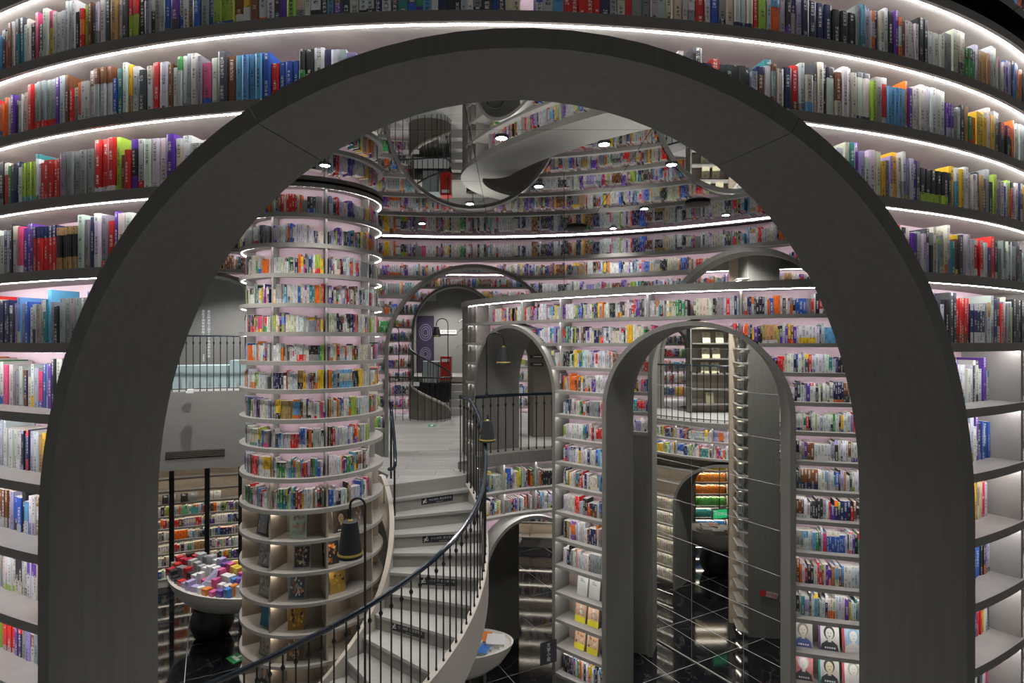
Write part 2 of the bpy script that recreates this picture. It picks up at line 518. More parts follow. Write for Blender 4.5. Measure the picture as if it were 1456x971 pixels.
    # books
    if books:
        tops = [ztop] + lv
        for i in range(len(lv)):
            if rows is not None and i not in rows: continue
            z0, zc = lv[i] + tk, tops[i]
            zt = z0 + (zc - z0) * 0.6
            lo_i = cuts(z0); hi_i = cuts(zt)
            for iv in range(nint):
                a, b = hi_i[iv] if hi_i[iv][1] - hi_i[iv][0] > lo_i[iv][1] - lo_i[iv][0] else lo_i[iv]
                ends = [a] + [d for d in sorted(dividers) if a + 0.03 / R < d < b - 0.03 / R] + [b]
                def bottom(th):
                    v = [q.z_at(th) for q in arches]
                    v = [q for q in v if q is not None]
                    return max(v) + 0.004 if v else None
                for j in range(len(ends) - 1):
                    if row_skip and row_skip(i, 0.5 * (ends[j] + ends[j + 1])): continue
                    fill(C, R, s, z0, zc, ends[j] + 0.014 / R, ends[j + 1] - 0.014 / R, sb(i), r, wall, i, bottom, wmin, wmax, hmax, hmin, bdepth, pal)
    return o

# ------------------------------------------------------------------ the shell: floors, ceiling
CEIL = 1.75; FLOOR = -4.92; LAND = -1.90; UPPER = -0.98

# mirror ceiling: panels with hair joints under one carrier
mb = MB(); mb.box(0.5, 8.0, CEIL + 0.03, CEIL + 0.12, 26, 25)
ceiling = structure(mb.build('ceiling', M['dark']), 'mirror panelled ceiling over the book hall', 'ceiling')
pw = 1.5
panel_me = None
for ix in range(-7, 8):
    for iy in range(0, 13):
        x, y = 0.4 + ix * pw, 0.9 + iy * pw
        if panel_me is None:
            q = MB(); q.box(0, 0, -0.004, 0.012, pw - 0.005, pw - 0.005)
            o = q.build('mirror_panel', M['mirror'], None, loc=(0, 0, 0)); panel_me = o.data
        else:
            o = bpy.data.objects.new('mirror_panel', panel_me); col.objects.link(o)
        o.location = (x, y, CEIL + EZ + 0.004); o.parent = ceiling

# lower floor: polished black tiles with pale joints
mb = MB(); mb.box(0, 9.5, FLOOR - 0.12, FLOOR - 0.004, 24, 21)
floor = structure(mb.build('floor', M['joint']), 'polished black marble floor of the lower level', 'floor')
tw = 1.05; tile_me = None; ang = radians(28)
for ix in range(-9, 10):
    for iy in range(-9, 10):
        a, b = ix * tw, iy * tw
        x = 0.6 + a * cos(ang) - b * sin(ang); y = 10.4 + a * sin(ang) + b * cos(ang)
        if not (5.0 < y < 19.5 and -10 < x < 10): continue
        sx = 728 + x / y * F; sy = 485 + 4.92 / y * F
        if not (-60 < sx < 1520 and sy < 1100): continue
        if tile_me is None:
            q = MB(); q.box(0, 0, -0.02, 0, tw - 0.011, tw - 0.011)
            o = q.build('tile', M['marble'], None, loc=(0, 0, 0)); tile_me = o.data
        else:
            o = bpy.data.objects.new('tile', tile_me); col.objects.link(o)
        o.location = (x, y, FLOOR + EZ); o.rotation_euler = (0, 0, ang); o.parent = floor

# ------------------------------------------------------------------ near wall with the great arch
CF = (-0.18, 7.945); RF = 5.675
great = Arch(0.0465, 0.414, 1.262, -0.92, FLOOR, 0.08)
front_lv = [1.65, 1.305, 0.975, 0.638, 0.30, -0.04, -0.375, -0.71, -1.042, -1.374, -1.706, -2.04]
wall_front = bookwall('wall_front', 'curved near bookcase wall around the great arch', CF, RF, 1, -0.62, 0.66, front_lv, CEIL - 0.02, 0.29, 0.034, lambda i: 0.045 if i < 5 else 0.06 if i == 5 else 0.15,
         arches=[great], thick=0.55, rows=range(1, 12), seed=11, lip=0.012, led_w=0.013, led_drop=1.05, top_led=False, rfar_flare=0.03, rim_proud=0.012, wall='front', wmin=0.02, wmax=0.046, seg=0.1, hmax=0.84, hmin=0.56, bdepth=0.13)
# upright end panels of the lower right-hand shelves
TE = 0.572
for i in range(6, 12):
    q = MB(); e = 0.016 / RF
    q.strip([[pt(CF, r_, TE - e, 1, front_lv[i] + 0.034), pt(CF, r_, TE - e, 1, front_lv[i - 1]), pt(CF, r_, TE + e, 1, front_lv[i - 1]), pt(CF, r_, TE + e, 1, front_lv[i] + 0.034)] for r_ in (RF - 0.012, RF - 0.29)])
    q.build('end_panel', M['shelf'], wall_front)
BOOKS[:] = [b for b in BOOKS if not (b['wall'] == 'front' and b['row'] >= 6 and abs(b['th'] - TE) < (b['w'] / 2 + 0.022) / RF)]

# ------------------------------------------------------------------ low curved wall on the right with two tall arches
C2 = (5.1, 12.3); R2 = 6.6
arch1 = Arch(-0.4815, 0.1645, 0.235, -0.85, FLOOR, 0.055)
arch2 = Arch(-0.898, 0.143, 0.245, -0.72, FLOOR, 0.05)
right_lv = [0.262, -0.053, -0.368, -0.683, -0.998, -1.313, -1.628, -1.943, -2.29, -2.65, -3.0, -3.36, -3.72, -4.08, -4.44]
def skip_right(i, th):
    if th < -0.985: return True                              # empty end bays
    if i >= 11 and th < -0.6: return i in (11, 12, 13)      # face-out rows on the pier
    if i >= 11: return True
    return False
wall_right = bookwall('wall_right', 'low curved bookcase wall with two tall arches', C2, R2, 1, -1.08, -0.02, right_lv, 0.575, 0.30, 0.035, 0.10,
         arches=[arch1, arch2], thick=0.80, rows=range(0, 15), seed=5, lip=0.008, led_w=0.009, top_cap=0.09, dividers=(-1.05, -0.985, -0.86, -0.749, -0.56, -0.40, -0.20, -0.115),
         row_skip=skip_right, back_low=(-3.0, 'wood'), wall='right', rim_proud=0.006, back='pink', wmax=0.038)

# the low wall curls round at its left end: rounded end bays, then a return wall with a slit
ec = pt(C2, R2 - 0.40, -1.08, 1, 0)
a0 = math.atan2(-cos(-1.08), sin(-1.08))             # outward direction at the end
def half_disc(r_, z0, z1, n=14, inner=None):
    P = [(ec[0] + r_ * cos(a0 - pi * k / n), ec[1] + r_ * sin(a0 - pi * k / n)) for k in range(n + 1)]
    q = MB(); q.prism(P[::-1], z0, z1); return q
half_disc(0.18, FLOOR, 0.575).build('end_core', M['wood'], wall_right)
half_disc(0.415, 0.575, 0.665).build('end_cornice', M['laminate'], wall_right)
for z_ in right_lv:
    half_disc(0.40, z_, z_ + 0.035).build('end_shelf', M['shelf'], wall_right)
for k, z_ in enumerate([0.575] + right_lv[:8]):
    q = MB(); n = 14
    q.strip([[(ec[0] + r_ * cos(a0 - pi * j / n), ec[1] + r_ * sin(a0 - pi * j / n), zz) for r_, zz in ((0.37, z_ - 0.003), (0.37, z_ - 0.0005), (0.335, z_ - 0.0005), (0.335, z_ - 0.003))] for j in range(n + 1)])
    q.build('light_strip', M['ledwarm'], wall_right)
zz = [0.575] + right_lv
for k in range(len(right_lv)):
    for j in (4, 9):
        a_ = a0 - pi * j / 14; d = (cos(a_), sin(a_)); t_ = (-d[1], d[0])
        q = MB(); q.prism([(ec[0] + d[0] * r_ + t_[0] * e_, ec[1] + d[1] * r_ + t_[1] * e_) for r_, e_ in ((0.17, -0.01), (0.37, -0.01), (0.37, 0.01), (0.17, 0.01))], zz[k + 1] + 0.035, zz[k])
        q.build('divider', M['shelf'], wall_right)
CK = (0.78, 9.93); RK = 1.66
slit = Arch(-2.72, 0.15, 0.0, -0.4, LAND, 0.012)
wall_return = bookwall('wall_return', 'curved brown return wall behind the narrow tall arch', CK, RK, 1, -3.67, -1.04, [LAND], 0.575, 0.01, 0.01, 0.0,
         arches=[slit], thick=0.36, zbot=LAND, seed=6, books=False, led=None, back='brownwall', body='brownwall', plinth=False, top_cap=0.087, seg=0.12, arch_mat='brownwall', rim_proud=0.0)

# ------------------------------------------------------------------ great concave wall at the back with three arches
CB = (-0.7, 2.3); RB = 7.1
b0 = Arch(-0.56, 0.135, 1.04, 0.15, FLOOR, 0.06)
b1 = Arch(0.006, 0.204, 1.29, -0.2, FLOOR, 0.055)
b2 = Arch(0.61, 0.20, 1.36, -0.55, FLOOR, 0.07)
back_lv = [1.36, 1.045, 0.73, 0.415, 0.10, -0.215, -0.53, -0.845, -1.16, -1.475]
wall_back = bookwall('wall_back', 'tall concave bookcase wall at the back of the hall', CB, RB, -1, -0.95, 0.98, back_lv, CEIL - 0.01, 0.28, 0.05, 0.08,
         arches=[b0, b1, b2], thick=0.40, seed=21, lip=0.007, led_w=0.007, wall='back', rim_proud=0.03, seg=0.16, wmax=0.040, plinth=True)

# room behind the middle arch
CR = (-0.7, 2.3); RR = 12.5
b3 = Arch(-0.062, 0.092, 1.50, 0.25, LAND, 0.06)
room_lv = [1.40, 1.05, 0.70, 0.35, 0.0, -0.35, -0.70, -1.05, -1.40, -1.75]
wall_far = bookwall('wall_far', 'far bookcase wall with a round-topped doorway', CR, RR, -1, -0.26, 0.26, room_lv, CEIL - 0.01, 0.28, 0.035, 0.08,
         arches=[b3], thick=0.45, seed=22, lip=0.007, led_w=0.007, wall='far', zbot=LAND, seg=0.25, plinth=False)

# ------------------------------------------------------------------ landing of grey planks
mb = MB()
land_poly = [(-1.70, 7.42), (-0.66, 8.02)] + [pt((1.354, 5.59), 3.29, q_, -1, 0)[:2] for q_ in (-0.63, -0.5, -0.37, -0.24, -0.1, 0.05)] + [(1.75, 8.9), (1.75, 16.5), (-4.6, 16.5), (-3.5, 9.4), (-2.4, 8.9), (-1.75, 8.0)]
mb.prism(land_poly, LAND - 0.24, LAND - 0.012)
landing = structure(mb.build('floor_landing', M['riser']), 'upper landing floor of pale grey planks', 'floor')
def clip(poly, ax, lim, keep_less):
    out = []
    for i in range(len(poly)):
        p, q = poly[i], poly[(i + 1) % len(poly)]
        ip = (p[ax] <= lim) == keep_less or p[ax] == lim; iq = (q[ax] <= lim) == keep_less or q[ax] == lim
        if ip: out.append(p)
        if ip != iq:
            f = (lim - p[ax]) / (q[ax] - p[ax])
            out.append((p[0] + (q[0] - p[0]) * f, p[1] + (q[1] - p[1]) * f))
    return out
prn = random.Random(3)
y = 7.4; row = 0
while y < 16.4:
    x = -4.6 + (row % 3) * 0.5 - 1.0
    while x < 1.75:
        L = 1.5
        pl = clip(clip(clip(clip(land_poly, 0, x + 0.003, False), 0, x + L - 0.003, True), 1, y + 0.003, False), 1, y + 0.197, True)
        if len(pl) >= 3:
            q = MB(); q.prism(pl, LAND - 0.012, LAND + prn.uniform(-0.001, 0.0))
            q.build('plank', M['plank'], landing)
        x += L
    y += 0.2; row += 1

# landing edge: curb, two rows of shelves and a low arch underneath
CE = (1.354, 5.59); RE = 3.0
eb = Arch(-0.36, 0.27, -2.60, -3.45, FLOOR, 0.05)
wall_edge = bookwall('wall_edge', 'curved wall under the landing railing with two book rows over an arch', CE, RE, -1, -0.655, 0.12, [-2.22, -2.57], -1.80, 0.30, 0.03, 0.10,
         arches=[eb], thick=0.55, seed=31, wall='edge', plinth=False, dividers=(-0.5, -0.33, -0.16), seg=0.1, back='pink')
mb = MB()
mb.strip([[pt(CE, RE - 0.01, t, -1, -1.80), pt(CE, RE - 0.01, t, -1, -1.63), pt(CE, RE + 0.30, t, -1, -1.63), pt(CE, RE + 0.30, t, -1, -1.80)] for t in [-0.655 + 0.775 * i / 14 for i in range(15)]])
mb.build('curb', M['laminate'], wall_edge)
# ------------------------------------------------------------------ round column bookcase
CC = (-2.44, 6.93); RC = 0.83
col_lv = [1.70, 1.37, 1.04, 0.71, 0.385, 0.07, -0.25, -0.56, -0.885, -1.205, -1.53, -1.875, -2.21, -2.555, -2.895, -3.23, -3.57, -3.91, -4.25, -4.60]
column = thing('column_bookcase', 'tall round column bookcase with ring shelves beside the spiral stair', 'bookcase', (CC[0], CC[1], FLOOR))
def ring(r0, r1, z0, z1, n=56, lip=0):
    q = MB()
    prof = [(r0, z0 - lip), (r0, z1), (r1, z1), (r1, z0)] + ([(r0 - 0.018, z0), (r0 - 0.018, z0 - lip)] if lip else [])
    if not lip: prof[0] = (r0, z0)
    q.strip([[(CC[0] + r_ * cos(2 * pi * i / n), CC[1] + r_ * sin(2 * pi * i / n), z_) for r_, z_ in prof] for i in range(n)], closed=True)
    return q
q = MB(); q.lathe(CC[0], CC[1], [(0.655, -1.875), (0.655, CEIL - 0.01)], 48); q.build('core', M['pink'], column, smooth=True)
q = MB(); q.lathe(CC[0], CC[1], [(0.52, FLOOR), (0.52, -1.875)], 40); q.build('display_core', M['wood'], column, smooth=True)
DIV = [radians(-38 - 3 + 43.5 * k) + radians(-19.4) for k in range(-2, 7)]      # theta of upright dividers
DIV = [radians(-60.5) + radians(45) * k for k in range(8)]
for i, z in enumerate(col_lv):
    ring(RC, 0.5, z, z + 0.036, lip=0.011 if i < 12 else 0).build('shelf_ring', M['shelf'], column)
    if i < 11:
        ring(RC - 0.0185, RC - 0.0295, z - 0.008, z - 0.0005, 48).build('light_strip', M['ledcol'], column)
    top = z; bot = (col_lv[i + 1] + 0.036) if i + 1 < len(col_lv) else FLOOR
    for k, th in enumerate(DIV):
        if bot < -1.8:
            rad0 = RC - 0.03
        else:
            rad0 = RC - 0.075
        e = 0.011
        t1 = (cos(th), sin(th)); nrm = (sin(th), -cos(th))
        P = [(CC[0] + nrm[0] * q_ + t1[0] * e_, CC[1] + nrm[1] * q_ + t1[1] * e_) for q_, e_ in ((0.5, -e), (rad0, -e), (rad0, e), (0.5, e))]
        q = MB(); q.prism(P, bot, top); q.build('divider', M['wood'] if bot < -1.8 else M['shelf'], column)
    # small lights of the display bays
    if i >= 11:
        for k in range(8):
            th = DIV[k] + radians(2.5)
            x0 = CC[0] + sin(th) * (RC - 0.10); y0 = CC[1] - cos(th) * (RC - 0.10)
            q = MB(); q.box(x0, y0, z - 0.005, z - 0.0005, 0.03, 0.14, th); q.build('light_strip', M['ledwarm'], column)
brnd = random.Random(77)
for i in range(len(col_lv) - 1):
    z0, zc = col_lv[i + 1] + 0.036, col_lv[i]
    if i + 1 > 11: break
    for k in range(8):
        a = DIV[k]; b = a + radians(45)
        mid = (a + b) / 2
        if i + 1 >= 9 and radians(80) < mid < radians(160):             # empty wooden bays by the stair
            q = MB(); q.strip([[(CC[0] + r_ * sin(t_), CC[1] - r_ * cos(t_), z_) for r_, z_ in ((0.657, z0), (0.657, zc), (0.664, zc), (0.664, z0))] for t_ in [a + 0.016 + (b - a - 0.032) * j / 8 for j in range(9)]])
            q.build('bay_panel', M['wood'], column); continue
        fill(CC, RC, 1, z0, zc, a + 0.025, b - 0.025, 0.065, brnd, 'column', i, None, 0.014, 0.034, 0.76, 0.50, 0.095)

# ------------------------------------------------------------------ spiral stair round the column
def pol(r, ph, z):
    """ph = 0 points to the right of the column as seen from the camera, growing towards the camera"""
    a = radians(2.72)
    dx, dy = cos(ph), -sin(ph)
    return (CC[0] + r * (dx * cos(a) - dy * sin(a)), CC[1] + r * (dx * sin(a) + dy * cos(a)), z)
PH = [-0.66, -0.46, -0.29, -0.13, 0.02, 0.17, 0.33, 0.51, 0.70, 0.90, 1.10, 1.30, 1.50, 1.70, 1.90, 2.10, 2.30, 2.50]
RIS = 0.1775; RI, RO = 0.97, 2.08
def zstep(ph):
    """height of the line through the nosings"""
    if ph <= PH[0]: return LAND
    for i in range(len(PH) - 1):
        if ph <= PH[i + 1]:
            return LAND - RIS * (i + (ph - PH[i]) / (PH[i + 1] - PH[i]))
    return LAND - RIS * (len(PH) - 1)
stair = thing('spiral_staircase', 'grey spiral staircase winding down around the round column bookcase', 'staircase', (CC[0] + 1.0, CC[1] - 1.0, FLOOR))
for i in range(len(PH) - 1):
    z = LAND - RIS * (i + 1)
    q = MB()
    n = 4; a0, a1 = PH[i] - 0.015, PH[i + 1] + 0.02
    top = []; 
    secs = []
    for k in range(n + 1):
        ph = a0 + (a1 - a0) * k / n
        secs.append([pol(RI, ph, z - 0.035), pol(RO, ph, z - 0.035), pol(RO, ph, z), pol(RI, ph, z)])
    q.strip(secs); st = q.build('tread', M['plank'], stair)
    q = MB()
    q.strip([[pol(RI, PH[i] + d, z - 0.0), pol(RO, PH[i] + d, z - 0.0), pol(RO, PH[i] + d, z + RIS - 0.035), pol(RI, PH[i] + d, z + RIS - 0.035)] for d in (0.0, -0.02)])
    q.build('riser', M['riser'], stair)
q = MB(); secs = []
for k in range(61):
    ph = PH[0] + (2.5 - PH[0]) * k / 60
    zz = zstep(ph)
    secs.append([pol(RO, ph, zz - 0.50), pol(RO + 0.07, ph, zz - 0.50), pol(RO + 0.07, ph, zz + 0.02), pol(RO, ph, zz + 0.02)])
q.strip(secs); q.build('outer_stringer', M['stringer'], stair, smooth=True)
q = MB(); secs = []
for k in range(61):
    ph = PH[0] - 0.1 + (2.5 - PH[0]) * k / 60
    zz = zstep(ph)
    secs.append([pol(RI - 0.06, ph, zz - 0.46), pol(RI, ph, zz - 0.46), pol(RI, ph, zz + 0.10), pol(RI - 0.06, ph, zz + 0.10)])
q.strip(secs); q.build('inner_stringer', M['stringer'], stair, smooth=True)
q = MB(); secs = []
for k in range(41):
    ph = PH[0] + (2.5 - PH[0]) * k / 40
    zz = zstep(ph)
    secs.append([pol(RI, ph, zz - 0.34), pol(RO, ph, zz - 0.34), pol(RO, ph, zz - 0.40), pol(RI, ph, zz - 0.40)][::-1])
q.strip(secs); q.build('soffit', M['stringer'], stair, smooth=True)

# ------------------------------------------------------------------ railings
def spline(P, n):
    """evenly spaced points along a Catmull-Rom curve"""
    Q = [Vector(p) for p in P]; out = []
    for i in range(len(Q) - 1):
        p0 = Q[max(0, i - 1)]; p1 = Q[i]; p2 = Q[i + 1]; p3 = Q[min(len(Q) - 1, i + 2)]
        for k in range(12):
            t = k / 12
            out.append(0.5 * ((2 * p1) + (p2 - p0) * t + (2 * p0 - 5 * p1 + 4 * p2 - p3) * t * t + (3 * p1 - p0 - 3 * p2 + p3) * t ** 3))
    out.append(Q[-1])
    L = [0]
    for a, b in zip(out, out[1:]): L.append(L[-1] + (b - a).length)
    res = []; j = 0
    for i in range(n):
        d = L[-1] * i / (n - 1)
        while j < len(L) - 2 and L[j + 1] < d: j += 1
        f = (d - L[j]) / max(1e-9, L[j + 1] - L[j])
        res.append(out[j].lerp(out[j + 1], min(1, max(0, f))))
    return res

def baluster(parent, x, y, z0, z1, r=0.0085, knob=True):
    mb = MB()
    if knob:
        zk = z1 - 0.13
        prof = [(r * 1.5, z0), (r * 1.5, z0 + 0.02), (r, z0 + 0.03), (r, zk - 0.03), (r * 2.2, zk - 0.012), (r * 2.4, zk + 0.004), (r, zk + 0.024), (r * 0.9, z1)]
    else:
        prof = [(r, z0), (r, z1)]
    mb.lathe(x, y, prof, 6)
    return mb.build('baluster', M['black'], parent, smooth=True)

def railing(name, label, base, rail, step, knob=True, rr=0.022, bottom=None, rail_mat='rail'):
    """base, rail: matching lists of points; balusters stand from base to rail"""
    L = sum((Vector(a) - Vector(b)).length for a, b in zip(base, base[1:]))
    n = max(3, int(L / step) + 1)
    m = len(base) * 6
    B = [Vector(p) for p in base]; R_ = [Vector(p) for p in rail]
    t = thing(name, label, 'railing', tuple(base[0]))
    Rs = spline(rail, m)
    mb = MB(); mb.tube(Rs, rr, 8); mb.build('handrail', M[rail_mat], t, smooth=True)
    if bottom:
        Bs = spline([(p[0], p[1], p[2] + bottom) for p in base], m)
        mb = MB(); mb.tube(Bs, 0.010, 6); mb.build('bottom_rail', M['black'], t, smooth=True)
    for i in range(n):
        f = i / (n - 1) * (len(base) - 1); k = min(len(base) - 2, int(f)); u = f - k
        b = B[k].lerp(B[k + 1], u); r_ = R_[k].lerp(R_[k + 1], u)
        baluster(t, b.x, b.y, b.z, r_.z - rr * 0.3, knob=knob)
    return t

RT = [(-0.62, -0.80), (-0.46, -0.83), (-0.30, -1.02), (-0.15, -1.25), (0.0, -1.47), (0.14, -1.67), (0.28, -1.83), (0.47, -2.0), (0.94, -2.33), (1.33, -2.62), (1.71, -2.95), (2.1, -3.3), (2.5, -3.68)]
def rail_z(ph):
    for (a, za), (b, zb) in zip(RT, RT[1:]):
        if ph <= b: return za + (zb - za) * max(0, (ph - a) / (b - a))
    return RT[-1][1]
n = 46
phs = [-0.60 + (2.5 + 0.60) * i / (n - 1) for i in range(n)]
railing('stair_railing', 'black baluster railing with navy handrail curving down the outer side of the spiral stair',
        [pol(RO + 0.035, p, zstep(p) + 0.02) for p in phs], [pol(RO + 0.035, p, rail_z(p)) for p in phs], 0.115, rr=0.027)
# short wall rail on the column side at the head of the stair
t = thing('stair_handrail', 'short navy handrail on the column side at the head of the stair', 'railing', pol(0.99, -0.5, LAND))
P = [px(555, 572, 7.6), px(557, 590, 7.55), px(561, 634, 7.3), px(561, 664, 7.15), px(553, 667, 7.2)]
q = MB(); q.tube(spline(P, 24), 0.024, 8); q.build('handrail', M['rail'], t, smooth=True)
for x_, y_, Y_ in ((556, 580, 7.58), (561, 640, 7.28)):
    a = px(x_, y_, Y_); q = MB(); q.tube([a, (a[0], a[1], a[2] - 0.95)], 0.014, 6); q.build('post', M['black'], t)
# railing of the landing edge inside the left tall arch
ths = [-0.645 + 0.69 * i / 12 for i in range(13)]
railing('landing_railing', 'black railing along the landing edge inside the narrow tall arch',
        [pt(CE, RE + 0.12, q_, -1, -1.63) for q_ in ths], [pt(CE, RE + 0.12, q_, -1, -0.80) for q_ in ths], 0.125, rr=0.024)

# ------------------------------------------------------------------ gooseneck lamps
def lamp(label, x, y, zb, ztop, reach, ang_, hs, r0, r1, drop=0.10, pole_r=0.011):
    """pole from zb to an arched neck whose top is ztop; reach metres towards angle ang_"""
    t = thing('gooseneck_lamp', label, 'lamp', (x, y, zb), 'gooseneck lamps on the railings')
    d = (cos(ang_), sin(ang_)); rr = reach / 2
    zc = ztop - rr
    path = [(x, y, zb), (x, y, (zb + zc) / 2), (x, y, zc)]
    for k in range(1, 13):
        a = pi * k / 12
        o_ = rr - rr * cos(a)
        path.append((x + d[0] * o_, y + d[1] * o_, zc + rr * sin(a)))
    ex, ey = x + d[0] * reach, y + d[1] * reach
    path.append((ex, ey, zc - drop))
    q = MB(); q.tube(path, pole_r, 8); q.build('gooseneck_pole', M['black'], t, smooth=True)
    q = MB(); q.lathe(x, y, [(0.02, zb - 0.015), (0.022, zb), (0.022, zb + 0.05), (0.012, zb + 0.07)], 10); q.build('clamp', M['black'], t, smooth=True)
    zt = zc - drop
    q = MB()
    n = 24
    q.strip([[(ex + r_ * cos(2 * pi * k / n), ey + r_ * sin(2 * pi * k / n), z_) for r_, z_ in ((0.012, zt), (r0, zt - 0.004), (r1, zt - hs), (r1 - 0.006, zt - hs), (r0 - 0.006, zt - 0.012), (0.012, zt - 0.012))] for k in range(n)], closed=True)
    sh = q.build('lamp_shade', M['blackmat'], t, smooth=True)
    q = MB(); f = 0.86; rm = r0 + (r1 - r0) * f
    q.strip([[(ex + r_ * cos(2 * pi * k / n), ey + r_ * sin(2 * pi * k / n), z_) for r_, z_ in ((rm + 0.0005, zt - hs * f), (rm + 0.005, zt - hs * f), (rm + 0.009, zt - hs * (f + 0.055)), (rm + 0.002, zt - hs * (f + 0.055)))] for k in range(n)], closed=True)
    q.build('brass_band', M['gold'], sh, smooth=True)
    q = MB(); q.lathe(ex, ey, [(0.020, zt - 0.001), (0.022, zt + 0.004), (0.014, zt + 0.016)], 12); q.build('shade_cap', M['gold'], sh, smooth=True)
    q = MB(); q.sphere(ex, ey, zt - hs * 0.6, 0.03, 10); q.build('bulb', M['white'], t, smooth=True)
    return t
a = px(519, 860, 5.12)
lamp('black cone lamp with brass band on the lower stair railing, in front of the column', a[0], a[1], -3.42, -1.425, 0.135, pi, 0.325, 0.068, 0.112, drop=0.14)
a = px(693, 600, 7.25)
lamp('black cone lamp at the head of the stair railing, beside the landing', a[0] + 0.0, a[1] + 0.12, -1.2, -0.94, 0.12, -pi / 2, 0.27, 0.062, 0.105, drop=0.02)
a = px(692, 560, 8.15)
lamp('black cone lamp hanging inside the narrow tall arch', a[0], a[1], -0.80, 0.125, 0.25, -0.15, 0.245, 0.058, 0.105, drop=0.08)
a = px(637, 530, 14.0)
lamp('small black cone lamp on the upper spiral railing beyond the middle arch', a[0], a[1], -0.55, 0.57, 0.29, pi, 0.25, 0.06, 0.11, drop=0.06)
a = px(567, 540, 12.6)
lamp('small black cone lamp next to the far bookshelves, left of the doorway', a[0], a[1], -0.88, 0.33, 0.2, pi, 0.2, 0.06, 0.10, drop=0.05)
a = px(858, 510, 9.6)

# ------------------------------------------------------------------ lettering
def text_mesh(s, size, vertical=False, align='CENTER', extrude=0.0):
    cu = bpy.data.curves.new('lettering', 'FONT'); cu.body = s; cu.size = size; cu.align_x = align; cu.align_y = 'CENTER'
    cu.extrude = extrude; cu.resolution_u = 2
    ob = bpy.data.objects.new('lettering', cu); col.objects.link(ob)
    dg = bpy.context.evaluated_depsgraph_get(); dg.update()
    me = bpy.data.meshes.new_from_object(ob.evaluated_get(dg))
    bpy.data.objects.remove(ob); bpy.data.curves.remove(cu)
    return me
def place_text(s, size, origin, right, up, m, parent=None, name='lettering'):
    """flat lettering in the plane of right/up at origin (eye-relative)"""
    me = text_mesh(s, size)
    r_ = Vector(right).normalized(); u_ = Vector(up).normalized()
    O = Vector(origin) + Vector((0, 0, EZ))
    for v in me.vertices: v.co = O + r_ * v.co.x + u_ * v.co.y
    me.materials.clear(); me.materials.append(m)
    o = bpy.data.objects.new(name, me); col.objects.link(o)
    if parent:
        o.parent = parent; o.location = -parent_world(parent)
    return o

# step warning signs on every second riser
ORDN = {1: 'topmost', 3: 'second', 5: 'third', 7: 'lowest'}
for i, rm in ((1, 1.62), (3, 1.55), (5, 1.57), (7, 1.42)):
    ph = PH[i] + 0.0012; zt = LAND - RIS * i - 0.04
    a = Vector(pol(rm - 0.23, ph, 0)); b = Vector(pol(rm + 0.23, ph, 0))
    rt = (b - a).normalized(); nr = Vector((rt.y, -rt.x, 0))
    zm = zt - 0.05
    ctr = (a + b) / 2 + nr * 0.004
    sg = thing('step_sign', 'black warning sign with white lettering on a stair riser, %s of the four' % ORDN[i], 'sign', (ctr.x, ctr.y, zm), 'warning signs on the stair risers')
    q = MB(); A = a + nr * 0.003; B = b + nr * 0.003
    q.hexa([(A.x, A.y, zm - 0.042), (B.x, B.y, zm - 0.042), (B.x - nr.x * 0.004, B.y - nr.y * 0.004, zm - 0.042), (A.x - nr.x * 0.004, A.y - nr.y * 0.004, zm - 0.042)],
           [(A.x, A.y, zm + 0.042), (B.x, B.y, zm + 0.042), (B.x - nr.x * 0.004, B.y - nr.y * 0.004, zm + 0.042), (A.x - nr.x * 0.004, A.y - nr.y * 0.004, zm + 0.042)])
    q.build('plate', M['sign'], sg)
    c0 = ctr + nr * 0.001
    place_text('小心台阶 请注意安全', 0.036, c0 + rt * 0.04 + Vector((0, 0, zm + 0.012)), rt, (0, 0, 1), M['signtext'], sg)
    place_text('CAUTION STEP', 0.015, c0 + rt * 0.03 + Vector((0, 0, zm - 0.026)), rt, (0, 0, 1), M['signtext'], sg)
    # falling figure pictogram
    q = MB(); pc = c0 - rt * 0.185 + Vector((0, 0, zm))
    def stroke(p0, p1, w):
        d = Vector((p1[0] - p0[0], p1[1] - p0[1])); l = d.length; d = d / l; nn = Vector((-d.y, d.x)) * w
        pts = [(p0[0] + nn.x, p0[1] + nn.y), (p1[0] + nn.x, p1[1] + nn.y), (p1[0] - nn.x, p1[1] - nn.y), (p0[0] - nn.x, p0[1] - nn.y)]
        q.face([pc + rt * x + Vector((0, 0, y)) for x, y in pts])
    stroke((0.008, 0.018), (-0.008, -0.006), 0.008); stroke((-0.008, -0.006), (0.02, -0.016), 0.005); stroke((0.02, -0.016), (0.03, -0.004), 0.004)
    stroke((-0.008, -0.006), (-0.024, -0.026), 0.005); stroke((0.008, 0.016), (-0.026, 0.004), 0.004); stroke((0.008, 0.016), (0.03, 0.010), 0.004)
    q.face([pc + rt * (0.012 + 0.010 * cos(k * pi / 4)) + Vector((0, 0, 0.030 + 0.010 * sin(k * pi / 4))) for k in range(8)])
    q.build('pictogram', M['signtext'], sg)

